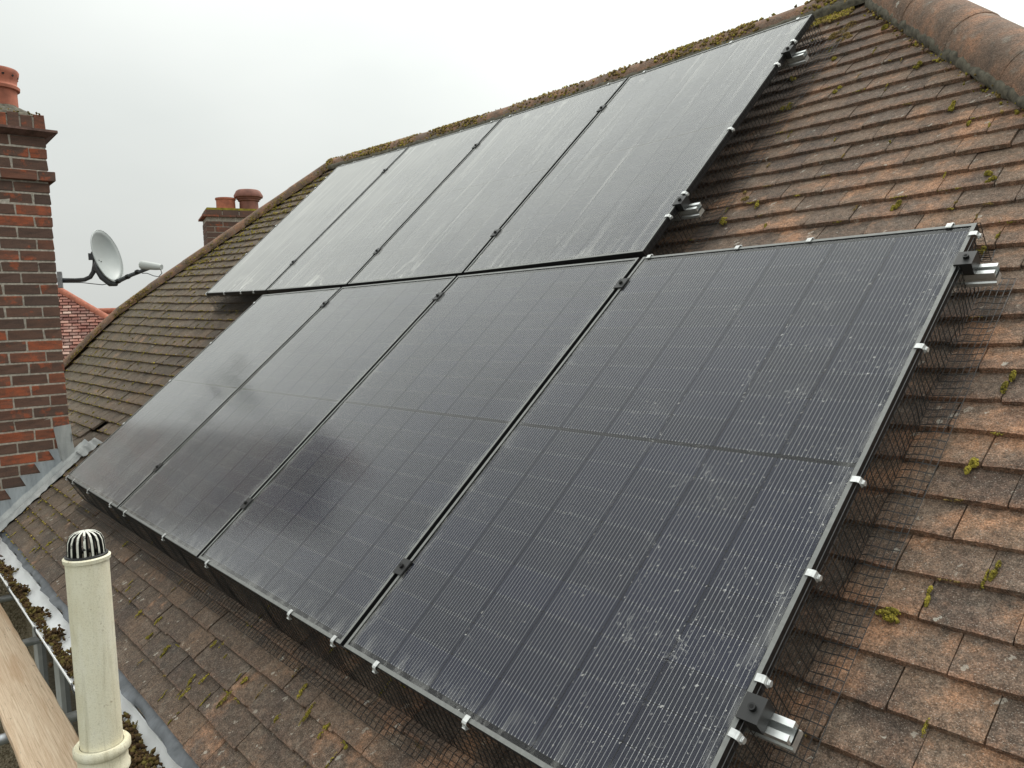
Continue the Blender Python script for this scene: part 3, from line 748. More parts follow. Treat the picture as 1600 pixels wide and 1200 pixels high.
# apron strip on the tiles with a rolled edge
m = MB(); vs = []; fs = []; ns = 60
for i in range(ns + 1):
    s_ = -2.26 + (-1.42 + 2.26) * i / ns
    wob = .010 * math.sin(i * .55) + .008 * math.sin(i * 1.3 + 1) + rng.normal(0, .002)
    for (dx, h) in ((.004, .055), (.03, .022), (.06, .016), (.08, .030), (.105, .028), (.135 + wob, .006)): vs.append(surf(CH_X1 + dx, s_, h + rng.normal(0, .0012)))
for i in range(ns):
    for k in range(5): a = i * 6 + k; fs.append((a, a + 1, a + 7, a + 6))
m.add(vs, fs); o = build(m, 'apron_flashing', M_lead_l, smooth=True); rebase(ch, o)
m = MB(); vs = []; fs = []
for i in range(21):
    s_ = -1.53 + .15 * i / 20; wob = .02 * math.sin(i * .7) + rng.normal(0, .004)
    for (dx, h) in ((.02, .03), (.08, .045), (.14, .042), (.205 + wob, .012)): vs.append(surf(CH_X1 + dx + .06 * i / 20, s_, h + rng.normal(0, .002)))
for i in range(20):
    for k in range(3): a = i * 4 + k; fs.append((a, a + 1, a + 5, a + 4))
m.add(vs, fs); o = build(m, 'saddle_flashing', M_lead_l, smooth=True); rebase(ch, o)
print('chimney top', zp + .297, 'bricks', len([c for c in ch.children if c.name.startswith('brick')]))

# ------------------------------------------------------------------ satellite dish on the chimney
def pix(px, py, depth): return CAM + ROT @ np.array([(px - 800) / FPX, (600 - py) / FPX, -1.]) * depth
DD = 5.86
dish = empty('satellite_dish', tuple(pix(97, 437, DD))); tag(dish, 'grey satellite dish on a bent pole fixed to the brick chimney', 'satellite dish')
c0 = pix(168, 400, DD); tov = (CAM - c0) / np.linalg.norm(CAM - c0)
rgt = np.cross(zup, tov); rgt /= np.linalg.norm(rgt)
upc = np.cross(tov, rgt)
# image-plane axes: rgt to the right, upc up. dish normal: right, towards viewer, slightly up
nd = tov * math.cos(RAD(63)) + (rgt * math.cos(RAD(17)) + upc * math.sin(RAD(17))) * math.sin(RAD(63)); nd /= np.linalg.norm(nd)
ev = upc - nd * (upc @ nd); ev -= 0; ev /= np.linalg.norm(ev); eh = np.cross(ev, nd)
RV, RH = .200, .19; m = MB(); vs = []; fs = []; nrg, nsg = 8, 44
for side in (0, 1):
    for i in range(nrg + 1):
        f_ = i / nrg
        for k in range(nsg):
            th = 2 * math.pi * k / nsg; vs.append(c0 + eh * RH * f_ * math.cos(th) + ev * RV * f_ * math.sin(th) + nd * (.055 * (f_ * f_ - 1) - side * .004 + (.004 if f_ == 1 and side == 0 else 0)))
kq = (nrg + 1) * nsg
for side in (0, 1):
    for i in range(nrg):
        for k in range(nsg):
            a = side * kq + i * nsg + k; b = side * kq + i * nsg + (k + 1) % nsg
            fs.append((a, b, b + nsg, a + nsg) if side == 0 else (b, a, a + nsg, b + nsg))
for k in range(nsg): a = nrg * nsg + k; b = nrg * nsg + (k + 1) % nsg; fs.append((a, b, b + kq, a + kq))
m.add(vs, fs); o = build(m, 'reflector', M_dish, smooth=True); rebase(dish, o)
rim = MB(); rim.tube([c0 + eh * RH * math.cos(t_) + ev * RV * math.sin(t_) for t_ in np.linspace(0, 2 * math.pi, 49)], .0042, 6, False)
ro = build(rim, 'rim', M_dish, smooth=True); rebase(dish, ro)
bk = c0 - nd * .075
pole = [pix(88, 437.5, DD + .06), pix(118, 438, DD + .07), pix(132, 437, DD + .08), pix(141, 433, DD + .09), pix(146, 425, DD + .09), pix(148, 415, DD + .09), pix(148.5, 402, DD + .09)]
o = build(MB().tube(pole, .0165, 12), 'pole', M_dish_d, smooth=True); rebase(dish, o)
pb = pole[-1]
m = MB(); Mx = mat4(pb, rgt, np.cross(zup, rgt), zup)
m.box((-.045, -.025, -.02), (.03, .025, .028), Mx); m.box((-.025, -.02, .0282), (.028, .02, .040), Mx)
o = build(m, 'bracket_head', M_dish_d); rebase(dish, o)
# spine behind the dish
lo = c0 - ev * RV * .98
m = MB(); sp_ = [pb + rgt * .03 + upc * .01, c0 - nd * .115 - ev * .06, c0 - nd * .095 - ev * .14, lo - nd * .045, lo + nd * .0 - ev * .015]
m.tube(sp_, [.024, .022, .022, .03, .024], 8); o = build(m, 'spine', M_dish_d, smooth=True); rebase(dish, o)
l1 = pix(232, 417, DD - .05)
arm0 = lo - nd * .02 - ev * .01
m = MB().tube([arm0, arm0 * .5 + l1 * .5, l1 + rgt * .0 - upc * .012], [.017, .015, .013], 6); o = build(m, 'feed_arm', M_dish_d); rebase(dish, o)
for f_ in (.12, .4, .68):
    q = arm0 * (1 - f_) + l1 * f_; d_ = (l1 - arm0) / np.linalg.norm(l1 - arm0); o = build(MB().tube([q - d_ * .012, q + d_ * .012], .0185, 6), 'arm_collar', M_bolt); rebase(dish, o)
la, lb = pix(221, 414, DD - .04), pix(252.5, 417.5, DD - .08)
m = MB().tube([la, la * .96 + lb * .04, la * .3 + lb * .7, lb], [.030, .034, .027, .020], 14); o = build(m, 'receiver', simple('receiver_grey', (.5, .52, .5), .5), smooth=True); smooth_by_angle(o, 40); rebase(dish, o)
cab = [pix(251, 421, DD - .08), pix(253, 427, DD - .08), pix(248, 432.5, DD - .07), pix(240, 431, DD - .06), pix(230, 427, DD - .05), pix(222, 427, DD - .04)]
cab2 = [lo + ev * 0 - nd * .02, pix(172, 443, DD), pix(160, 445, DD), pix(145, 443.5, DD), pix(128, 441.5, DD), pix(98, 441.5, DD)]
o = build(MB().tube(cab, .0032, 6).tube(cab2, .0032, 6), 'cable', M_dish_d, smooth=True); rebase(dish, o)
o = build(MB().box((-.012, -.05, -.06), (.02, .05, .06), mat4(pix(93, 437.5, DD + .06), rgt, np.cross(zup, rgt), zup)), 'wall_plate', M_steel); rebase(dish, o)
m = MB()
for (a_, b_) in ((-.045, -.02), (-.02, -.03)):
    q = c0 + eh * a_ + ev * b_ - nd * .053; m.tube([q, q + nd * .006], .004, 8)
o = build(m, 'bolt', M_bolt); rebase(dish, o)

# ------------------------------------------------------------------ solar panels
def panel_frame(rowc, c):
    """centre and axes of panel number c in the upper (T) or lower (B) row; top of frame is the plane"""
    xm = c * P + P / 2
    def pt(x, v):
        xx = x - 4 * P
        if rowc == 'T':
            n = .0122 * xx + .0062 * xx * xx; s_ = v - .0009 * xx
            return np.array([x + .0009 * v, s_ * math.cos(A_T) - n * math.sin(A_T), s_ * math.sin(A_T) + n * math.cos(A_T)])
        n = -.0057 * xx + .0007 * xx * xx; s_ = -v + .0018 * xx
        return np.array([x + .0056 + .0018 * v, oB[1] + s_ * math.cos(A_B) - n * math.sin(A_B), oB[2] + s_ * math.sin(A_B) + n * math.cos(A_B)])
    sgn = 1 if rowc == 'T' else -1
    c_ = (pt(xm - PW / 2, PH / 2) + pt(xm + PW / 2, PH / 2)) / 2; ex = pt(xm + PW / 2, PH / 2) - pt(xm - PW / 2, PH / 2); ex /= np.linalg.norm(ex)
    ey = (pt(xm, PH) - pt(xm, 0)) * sgn; ey -= ex * (ex @ ey); ey /= np.linalg.norm(ey)
    return c_, ex, ey, np.cross(ex, ey), pt
fb = .0105; FD = .032
m = MB()
W2, H2 = PW / 2, PH / 2
m.box((-W2, -H2, -FD), (-W2 + fb, H2, 0)); m.box((W2 - fb, -H2, -FD), (W2, H2, 0))
m.box((-W2 + fb, -H2, -FD), (W2 - fb, -H2 + fb, -.0004)); m.box((-W2 + fb, H2 - fb, -FD), (W2 - fb, H2, -.0004))
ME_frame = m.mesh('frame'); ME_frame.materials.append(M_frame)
ME_back = MB().box((-W2 + fb - .002, -H2 + fb - .002, -.012), (W2 - fb + .002, H2 - fb + .002, -.0075)).mesh('backsheet'); ME_back.materials.append(M_back)
def glass_mesh(mat_):
    me = MB().add([(-W2 + fb - .001, -H2 + fb - .001, -.003), (W2 - fb + .001, -H2 + fb - .001, -.003), (W2 - fb + .001, H2 - fb + .001, -.003), (-W2 + fb - .001, H2 - fb + .001, -.003)], [(0, 1, 2, 3)]).mesh('glass'); me.materials.append(mat_); return me
ME_gs, ME_gd, ME_gp = glass_mesh(M_glass_s), glass_mesh(M_glass_d), glass_mesh(M_glass_p)
CWd, CHt = .182, .0910
cm = .010
me = bpy.data.meshes.new('cell')
vsx = [(-CWd/2 + cm*.25, -CHt/2), (CWd/2 - cm*.25, -CHt/2), (CWd/2, -CHt/2 + cm*.25), (CWd/2, CHt/2), (-CWd/2, CHt/2), (-CWd/2, -CHt/2 + cm*.25)]
nq = len(vsx)
me.from_pydata([(x, y, .0008) for x, y in vsx] + [(x, y, 0) for x, y in vsx], [], [tuple(range(nq)), tuple(range(2 * nq - 1, nq - 1, -1))] + [(i + nq, (i + 1) % nq + nq, (i + 1) % nq, i) for i in range(nq)])
uvl = me.uv_layers.new(name='uv')
for lp in me.loops:
    v = me.vertices[lp.vertex_index].co; uvl.data[lp.index].uv = (v.x / CWd + .5, v.y / CHt + .5)
me.materials.append(M_cell); me.update(); ME_cell = me
tl_txt = {('T', 0): 'streaked solar panel at the hip end of the upper row, overhanging the tiles', ('T', 1): 'streaked solar panel second from the hip end in the upper row',
          ('T', 2): 'streaked solar panel third from the hip end in the upper row', ('T', 3): 'streaked solar panel of the upper row beside the open tiles and two rail ends',
          ('B', 1): 'solar panel at the chimney end of the lower row with dark wet corner', ('B', 2): 'grey reflecting solar panel of the lower row next to the one by the chimney',
          ('B', 3): 'dark solar panel of the lower row between the spotted end panel and its grey neighbour', ('B', 4): 'white spotted blue-black solar panel at the end of the lower row with exposed rail ends'}
PANELS = {}
for rowc, c in [('T', 0), ('T', 1), ('T', 2), ('T', 3), ('B', 1), ('B', 2), ('B', 3), ('B', 4)]:
    o_, ex, ey, ez, pt = panel_frame(rowc, c); PANELS[(rowc, c)] = (o_, ex, ey, ez)
    root = empty('solar_panel'); root.matrix_world = mat4(o_, ex, ey, ez)
    tag(root, tl_txt[(rowc, c)], 'solar panel', 'solar panels on the roof')
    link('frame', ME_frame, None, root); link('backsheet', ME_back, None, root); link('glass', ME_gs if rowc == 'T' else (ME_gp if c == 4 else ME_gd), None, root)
    for half in (-1, 1):
        for r_ in range(9):
            y = half * (.0065 + CHt / 2 + r_ * .0924)
            for k in range(6):
                ce = link('cell', ME_cell, None, root); ce.location = ((k - 2.5) * .1842, y, -.0072)
                if half > 0: ce.rotation_euler.z = 0

# ---- rails under the panels, clamps
def row_pt(rowc, x, s_, n_):
    """point in the curved plane of a panel row; s_ measured up the slope from the joint, n_ above the frame tops"""
    pt = panel_frame(rowc, 0)[4]; v = s_ if rowc == 'T' else -s_
    q = pt(x, v); nn = nT if rowc == 'T' else nB
    return q + nn * n_
def rail_profile():
    w_, h_ = .020, .042
    return [(-w_, 0), (w_, 0), (w_, .010), (w_ - .004, .013), (w_ - .004, .022), (w_, .026), (w_, h_), (.007, h_), (.007, h_ - .004), (w_ - .006, h_ - .004), (w_ - .006, .020), (-w_ + .006, .020), (-w_ + .006, h_ - .004), (-.007, h_ - .004), (-.007, h_), (-w_, h_), (-w_, .026), (-w_ + .004, .022), (-w_ + .004, .013), (-w_, .010)]
RAILS = [('T', 1.40, -.07, 4 * P + .070), ('T', .30, -.07, 4 * P + .070), ('B', -.158, P - .07, 5 * P + .068), ('B', -1.452, P - .07, 5 * P + .068)]
rail_lab = ['aluminium mounting rail under the upper panel row, nearer the ridge', 'aluminium mounting rail under the lower part of the upper panel row', 'aluminium mounting rail under the top of the lower panel row', 'aluminium mounting rail under the bottom of the lower panel row']
for (rowc, sr, xa, xb), lab in zip(RAILS, rail_lab):
    u_ = uT if rowc == 'T' else uB; n_ = nT if rowc == 'T' else nB; prof = rail_profile(); xs = np.linspace(xa, xb, 9); vs = []; fs = []; k = len(prof)
    for x in xs:
        o_ = row_pt(rowc, x, sr, -FD - .042 - .0005)
        for a_, b_ in prof: vs.append(o_ + u_ * a_ + n_ * b_)
    for i in range(len(xs) - 1):
        for q in range(k): a = i * k + q; b = i * k + (q + 1) % k; fs.append((b, a, a + k, b + k))
    m = MB(); m.add(vs, fs)
    e0 = (len(xs) - 1) * k
    # end faces as quads of the wall sections
    for base in (0, e0):
        for quad in ((0, 1, 2, 19), (19, 2, 3, 18), (18, 3, 4, 17), (17, 4, 5, 16), (16, 5, 10, 11), (5, 6, 9, 10), (6, 7, 8, 9), (16, 11, 12, 15), (15, 12, 13, 14)):
            m.f.append(tuple(base + q for q in quad))
    ro = empty('mounting_rail', tuple(row_pt(rowc, xb, sr, -FD - .042))); tag(ro, lab, 'rail', 'mounting rails')
    o = build(m, 'extrusion', M_alu); rebase(ro, o)
    for x in np.arange(xa + .45, xb - .2, 1.2):
        q = row_pt(rowc, x, sr, -FD - .043); mm = mat4(q, np.array([1., 0, 0]), u_, n_)
        h = MB().box((-.018, -.022, -.008), (.018, .06, 0), mm).box((-.018, .052, -.12), (.018, .06, -.0085), mm).box((-.04, .052, -.126), (.04, .16, -.1205), mm)
        o = build(h, 'roof_hook', M_alu); rebase(ro, o)
def clamp(rowc, x, s_, end=0, lab='', grp=''):
    u_ = uT if rowc == 'T' else uB; n_ = nT if rowc == 'T' else nB
    o_ = row_pt(rowc, x, s_, .001); mm = mat4(o_, np.array([1., 0, 0]), u_, n_)
    r_ = empty('end_clamp' if end else 'mid_clamp', tuple(o_)); tag(r_, lab, 'clamp', grp)
    m = MB()
    if not end:
        m.box((-.021, -.026, 0), (.021, .026, .0045), mm); m.box((-.0085, -.026, -.028), (.0085, .026, -.0002), mm)
    else:
        m.box((-.012, -.026, 0), (.031, .026, .005), mm); m.box((.0045, -.026, -.0315), (.0305, .026, -.0002), mm)
    o = build(m, 'clamp_plate', M_black); rebase(r_, o)
    bx = .012 if end else 0
    bz = .005 if end else .0045
    pts = [tuple(mm @ Vector((bx, 0, bz))), tuple(mm @ Vector((bx, 0, bz + .008)))]
    m = MB().tube(pts, .0075, 16); o = build(m, 'bolt', M_bolt, smooth=False); rebase(r_, o)
    pts = [tuple(mm @ Vector((bx, 0, bz + .0082))), tuple(mm @ Vector((bx, 0, bz + .0086)))]
    m = MB().tube(pts, .0042, 6); q = build(m, 'hex_socket', M_hole); q.parent = o
for c in (1, 2, 3):
    for sr, nm_ in ((1.40, 'near the ridge'), (.30, 'near the lower row')):
        clamp('T', c * P, sr, 0, f'black clamp between {["first and second","second and third","third and fourth"][c-1]} upper panels from left hip, {nm_}', 'mid clamps')
for c in (2, 3, 4):
    for sr, nm_ in ((-.158, 'just below the upper row'), (-1.452, 'near the eaves edge')):
        clamp('B', c * P + .0056, sr, 0, f'black clamp between {["first and second","second and third","third and fourth"][c-2]} lower panels from chimney, {nm_}', 'mid clamps')
clamp('T', 4 * P - HG, 1.40, 1, 'black end clamp on the upper panel row beside the rail end nearest the ridge', 'end clamps')
clamp('T', 4 * P - HG, .30, 1, 'black end clamp on the upper panel row just above the spotted lower panel', 'end clamps')
clamp('B', 5 * P - HG + .0056, -.158, 1, 'black end clamp at the top corner of the spotted lower panel', 'end clamps')
clamp('B', 5 * P - HG + .0056, -1.452, 1, 'black end clamp with bolt at the eaves corner of the spotted lower panel', 'end clamps')

# ------------------------------------------------------------------ bird mesh skirts
def skirt(name, lab, edge, n_along, outdir, drop_lean=.0, flange=.065, wob=.004):
    """edge(t) -> (point on frame top edge, out vector, up-normal, along vector, roof foot point)"""
    m = MB(); r = .00102
    nper = n_along
    ts = np.linspace(0, 1, nper + 1)
    nd_ = 9; nf = 5
    grid = []
    for i, t in enumerate(ts):
        top, foot, outv = edge(t)
        w1 = wob * math.sin(i * .37 + nper) + wob * .6 * math.sin(i * .93)
        colp = [top * (1 - j / nd_) + foot * (j / nd_) + outv * w1 * math.sin(math.pi * j / nd_) for j in range(nd_ + 1)]
        colp += [foot + outv * flange * (j / nf) + (top - foot) / np.linalg.norm(top - foot) * (.003 + .003 * math.sin(i * .21 + j)) for j in range(1, nf + 1)]
        grid.append(colp)
    k = len(grid[0])
    for i in range(len(grid)):
        m.tube(grid[i], r * 1.3, 3, False)
    for j in range(k): m.tube([grid[i][j] for i in range(0, len(grid), 1)], r, 3, False)
    o = build(m, name, M_wire); tag(o, lab, 'mesh', 'bird mesh skirts'); return o
def row_n(rowc): return nT if rowc == 'T' else nB
def side_edge(rowc, x, s0, s1, sx, lean=.0, tileh=.006):
    def f(t):
        s_ = s0 + (s1 - s0) * t
        top = row_pt(rowc, x, s_, -.004) + np.array([sx * .002, 0, 0])
        sf = s_ + (.044 if rowc == 'T' else 0)
        foot = surf(x + sx * (.004 + lean), sf, tileh); return top, foot, np.array([sx * 1., 0, 0])
    return f
def long_edge(rowc, s_, x0, x1, up, lean=.04, tileh=.006):
    def f(t):
        x = x0 + (x1 - x0) * t; top = row_pt(rowc, x, s_, -.004); sf = s_ + (.044 if rowc == 'T' else 0) + up * lean
        foot = surf(x, sf, tileh); o2 = surf(x, sf + .05 * up, tileh) - foot; return top, foot, o2 / np.linalg.norm(o2)
    return f
XR_T, XR_B, XL_T, XL_B = 4 * P - HG, 5 * P - HG + .0056, HG, P + HG + .0056
skirt('bird_mesh', 'black wire mesh skirt along the sloping free edge of the spotted lower panel', side_edge('B', XR_B, -.06, -PH, 1), 68, 1, flange=.075)
skirt('bird_mesh', 'black wire mesh skirt along the eaves edge of the lower panel row', long_edge('B', -PH - .002, XL_B, XR_B, -1), 184, -1, flange=.075)
skirt('bird_mesh', 'black wire mesh skirt along the chimney end of the lower panel row', side_edge('B', XL_B, 0, -PH, -1), 68, -1, flange=.05)
skirt('bird_mesh', 'black wire mesh skirt at the sloping free edge of the upper row beside open tiles', side_edge('T', XR_T, 0.01, PH, 1, flange if False else .0), 68, 1, flange=.10)
skirt('bird_mesh', 'black wire mesh skirt along the hip end of the upper panel row', side_edge('T', XL_T, 0, PH, -1), 68, -1, flange=.05)
skirt('bird_mesh', 'black wire mesh under the overhanging upper panel above the lower row end', long_edge('T', -.002, XL_T, P, -1, .03), 46, -1, flange=.05)
skirt('bird_mesh', 'black wire mesh along the top edge of the spotted lower panel', long_edge('B', .003, 4 * P + .03, XR_B, 1, .02), 44, 1, flange=.04)
skirt('bird_mesh', 'black wire mesh between the upper panel row and the ridge', long_edge('T', PH + .002, XL_T, XR_T, 1, .02), 184, 1, flange=.03)

# ------------------------------------------------------------------ mesh clips
def clip_mesh():
    # local: x out of the frame edge, y along the edge, z up
    m = MB(); w_ = .011
    def strip(pts, w0=w_, th=.0016):
        for (a, b) in zip(pts[:-1], pts[1:]):
            a = np.array(a); b = np.array(b); t = b - a; L = np.linalg.norm(t); t /= L; nn = np.array([-t[1], t[0]])
            q = [a + nn * th / 2, b + nn * th / 2, b - nn * th / 2, a - nn * th / 2]
            m.prism([tuple(z) for z in q], (0, 0, 0), (1, 0, 0), (0, 0, 1), (0, 1, 0), -w0, w0)
    strip([(-.017, .001), (-.015, .0035), (.004, .0045), (.010, .002), (.0125, -.006), (.0125, -.022)])
    strip([(.0145, -.004), (.019, -.0085), (.0195, -.016), (.0145, -.021)], .0075)
    m.tube([(.0195, 0, -.012), (.0225, 0, -.012)], .0085, 12)
    m.v = [(x * .72, y * .72, z * .72) for x, y, z in m.v]
    return m.mesh('mesh_clip')
ME_clip = clip_mesh(); ME_clip.materials.append(M_clip)
def clip(rowc, x, s_, outv, lab):
    o_ = row_pt(rowc, x, s_, .0005); outv = np.array(outv, float); n_ = row_n(rowc); outv -= n_ * (outv @ n_); outv /= np.linalg.norm(outv)
    k = link('mesh_clip', ME_clip); yaw = rng.normal(0, .06); al = np.cross(n_, outv)
    o2 = outv * math.cos(yaw) + al * math.sin(yaw); k.matrix_world = mat4(o_, o2, np.cross(n_, o2), n_)
    tag(k, lab, 'clip', 'mesh clips')
ORD = ['first', 'second', 'third', 'fourth', 'fifth', 'sixth', 'seventh', 'eighth', 'ninth', 'tenth', 'eleventh', 'twelfth']
def clips(rowc, pos, outv, frm, edge):
    for i, (x, s_) in enumerate(pos): clip(rowc, x, s_, outv, f'{ORD[i]} white mesh clip from the {frm} along the {edge}')
clips('B', [(XR_B, s_) for s_ in (-.05, -.486, -.905, -1.152, -1.393, -1.507)], (1, 0, 0), 'top corner', 'free side of the spotted panel')
clips('B', [(x, 0) for x in (4.656, 5.033, 5.289, 5.693)], uB, 'upper row', 'top edge of the spotted panel')
clips('B', [(x, -PH) for x in (XL_B + .02, 1.36, 1.72, 2.19, 2.45, 3.05, 3.57, 4.287, 4.568, 4.797, 5.183, 5.6)], -uB, 'chimney end', 'eaves edge of the lower row')
clips('B', [(XL_B, s_) for s_ in (-1.27, -.88, -.51, -.09)], (-1, 0, 0), 'eaves', 'chimney side of the lower row')
clips('T', [(XR_T, s_) for s_ in (1.484, 1.29, .793, .355, .21)], (1, 0, 0), 'ridge', 'free side of the upper row')
clips('T', [(x, PH) for x in (.10, .3, .62, 1.0, 1.843, 2.2, 2.40, 3.307, 3.583, 4.161, 4.535)], uT, 'left hip', 'ridge edge of the upper row')
clips('T', [(XL_T, s_) for s_ in (1.55, 1.4, 1.28, .87, .49)], (-1, 0, 0), 'ridge', 'hip side of the upper row')
clips('T', [(x, 0) for x in (.03, .4, .72, .95)], -uT, 'left hip', 'overhanging edge of the upper row')

# ------------------------------------------------------------------ vent pipe in front of the gutter
vp = np.array([4.345, -1.905]); zt_ = -.806; zcol = -1.308
pipe = empty('vent_pipe', (vp[0], vp[1], GZ)); tag(pipe, 'cream painted soil vent pipe with wire cage cap standing by the gutter', 'pipe')
rpp = .0505
m = MB().lathe([(rpp, zcol - .01), (rpp, zt_ - .014), (rpp + .004, zt_ - .012), (rpp + .005, zt_ - .003), (rpp + .001, zt_), (rpp - .005, zt_), (rpp - .005, zt_ - .25), (rpp - .006, zcol)], 48, (*vp, 0))
o = build(m, 'upper_pipe', M_cream, smooth=True); smooth_by_angle(o, 40); rebase(pipe, o)
m = MB().lathe([(rpp + .002, zcol + .002), (rpp + .013, zcol + .004), (rpp + .0175, zcol - .002), (rpp + .0175, zcol - .016), (rpp + .013, zcol - .022), (rpp + .009, zcol - .025), (rpp + .009, zcol - .055), (rpp + .013, zcol - .06), (rpp + .013, zcol - .07), (rpp + .007, zcol - .076), (rpp + .006, zcol - .16), (rpp, zcol - .17), (rpp, GZ)], 48, (*vp, 0))
o = build(m, 'collar_socket', M_cream, smooth=True); smooth_by_angle(o, 40); rebase(pipe, o)
cage = MB(); nrib = 16
for k in range(nrib):
    th = 2 * math.pi * (k + .35) / nrib; c_, s_ = math.cos(th), math.sin(th)
    pr_ = [(.0445, -.02), (.0435, .02), (.0415, .040), (.036, .053), (.026, .0605), (.012, .064), (.002, .065)]
    for (a, b), (a2, b2) in zip(pr_[:-1], pr_[1:]):
        p0 = np.array([vp[0] + a * c_, vp[1] + a * s_, zt_ + b]); p1 = np.array([vp[0] + a2 * c_, vp[1] + a2 * s_, zt_ + b2]); tv = np.array([-s_, c_, 0]); rv = np.array([c_, s_, .3]); wd = .0026; dp = .006
        wd0 = min(wd, a * .19); wd1 = min(wd, a2 * .19)
        cage.add([p0 - tv * wd0, p0 + tv * wd0, p1 + tv * wd1, p1 - tv * wd1, p0 - tv * wd0 - rv * dp, p0 + tv * wd0 - rv * dp, p1 + tv * wd1 - rv * dp, p1 - tv * wd1 - rv * dp], [(0, 1, 2, 3), (7, 6, 5, 4), (0, 4, 5, 1), (1, 5, 6, 2), (2, 6, 7, 3), (3, 7, 4, 0)])
def cage_mat():
    m, t, p, NN, LL = material('cage_plastic')
    pos = geo(t).outputs['Position']
    # the outer faces of the ribs carry worn white paint, their flanks stay black
    at = NN('ShaderNodeAttribute'); at.attribute_name = 'paint'
    f = math_(t, 'MULTIPLY', at.outputs['Fac'], ramp(t, noise(t, pos, 55, 3, .6), [(.36, 0), (.44, 1)]))
    LL(mix(t, f, (.012, .012, .012), (.66, .66, .58)), p.inputs['Base Color']); p.inputs['Roughness'].default_value = .5; return m
o = build(cage, 'cage', cage_mat()); rebase(pipe, o)
at = o.data.attributes.new('paint', 'FLOAT', 'FACE'); at.data.foreach_set('value', np.array([1. if i % 6 == 0 else 0. for i in range(len(o.data.polygons))], np.float32))
m = MB().lathe([(.050, -.006), (.050, .004), (.043, .006), (.040, -.004)], 32, (*vp, zt_), closed=True); q = build(m, 'cage_ring', M_bolt, smooth=True); q.parent = o

# ------------------------------------------------------------------ scaffold
BZ = -1.985; by0, by1 = -1.925, -1.70
m = MB(); nx = 30; vs = []; fs = []
for i in range(nx + 1):
    x = .20 + (4.12 - .20) * i / nx; j = rng.normal(0, .0012, 4)
    for (y, z) in ((by0, -.036), (by0, -.003), (by0 + .004, 0), (by1 - .004, 0), (by1, -.003), (by1, -.036)): vs.append((x, y + j[0], BZ + z + j[1] * .4))
for i in range(nx):
    for k in range(6): a = i * 6 + k; b = i * 6 + (k + 1) % 6; fs.append((a, a + 6, b + 6, b))
fs += [tuple(range(6)), tuple(range(nx * 6 + 5, nx * 6 - 1, -1))]
m.add(vs, fs); o = build(m, 'scaffold_board', M_wood); tag(o, 'pale timber scaffold board beside the gutter behind the cream vent pipe', 'board')
for x, lab in ((.26, 'galvanised scaffold tube crossing under the board by the brick chimney'), (1.27, 'galvanised scaffold tube between the board and the pebbledash wall'), (2.47, 'galvanised scaffold tube crossing under the board nearest the vent pipe')):
    o = build(MB().tube([(x, -3.2, BZ - .062), (x, WY - .03, BZ - .062)], .0242, 20), 'scaffold_tube', M_steel, smooth=True); smooth_by_angle(o, 40); tag(o, lab, 'scaffold tube', 'scaffold tubes')
for i, y in enumerate((-2.95,)):
    o = build(MB().tube([(-2.2, y, BZ - .111), (4.6, y, BZ - .111)], .0242, 20), 'scaffold_tube', M_steel, smooth=True); smooth_by_angle(o, 40); tag(o, 'long galvanised ledger tube carrying the scaffold cross tubes away from the wall', 'scaffold tube', 'scaffold tubes')
    for x in (-2.0, 4.4):
        o = build(MB().tube([(x, y - .05, GZ), (x, y - .05, BZ - .02)], .0242, 20), 'scaffold_tube', M_steel, smooth=True); smooth_by_angle(o, 40); tag(o, 'upright galvanised scaffold pole standing on the ground ' + ('below the brick chimney' if x < 0 else 'below the vent pipe'), 'scaffold tube', 'scaffold tubes')

# ------------------------------------------------------------------ houses behind
fc = empty('chimney', tuple(pix(348, 420, 11.2))); tag(fc, 'distant brick chimney with two terracotta pots beyond the hip of the roof', 'chimney')
D2 = 11.2; pm = D2 / FPX
ctr = pix(366, 345, D2); zt2 = pix(350, 333, D2)[2]; 
fx, fy = rgt * 1.0, np.array([rgt[1], -rgt[0], 0]) * -1
def fbox(m, hw, hd_, z0, z1): return m.box((-hw, -hd_, z0), (hw, hd_, z1), mat4((ctr[0], ctr[1], 0), np.array([rgt[0], rgt[1], 0]) / math.hypot(rgt[0], rgt[1]), np.array([-rgt[1], rgt[0], 0]) / math.hypot(rgt[0], rgt[1]), zup))
hw0 = 44 * pm
o = build(fbox(MB(), hw0 - .006, .25 - .006, zt2 - 4.0, zt2 - .02), 'mortar_core', M_mortar); rebase(fc, o)
z_ = zt2 - .155 - .075; par = 0
e1_ = np.array([rgt[0], rgt[1], 0]) / math.hypot(rgt[0], rgt[1]); e2_ = np.array([-e1_[1], e1_[0], 0])
def fbrick(m_x0, m_x1, z0, z1, g=0.):
    o = build(MB().box((m_x0, -.25 - g, z0), (m_x1, .25 + g, z1), mat4((ctr[0], ctr[1], 0), e1_, e2_, zup)), 'brick', M_brick); rebase(fc, o)
while z_ > zt2 - 1.3:
    x = -hw0
    first = True
    while x < hw0 - .02:
        L = .1025 if (par and first) else .215; x2 = min(x + L, hw0); fbrick(x, x2, z_, z_ + .066); x = x2 + .011; first = False
    z_ -= .077; par ^= 1
for zz, g in ((zt2 - .152, .05), (zt2 - .074, .0)):
    x = -hw0 - g
    while x < hw0 + g - .02:
        x2 = min(x + .215, hw0 + g); fbrick(x, x2, zz + (.05 if g else 0), zz + (.074 if g else .072), g); x = x2 + .011
o = build(fbox(MB(), hw0 - .01, .24, zt2 - .152, zt2 - .104), 'corbel', M_brick); rebase(fc, o)
o = build(fbox(MB(), hw0 - .02, .23, zt2 - .004, zt2 + .03), 'flaunching', M_moss); rebase(fc, o)
def at_px(px): return ctr + rgt * ((px - 366) * pm)
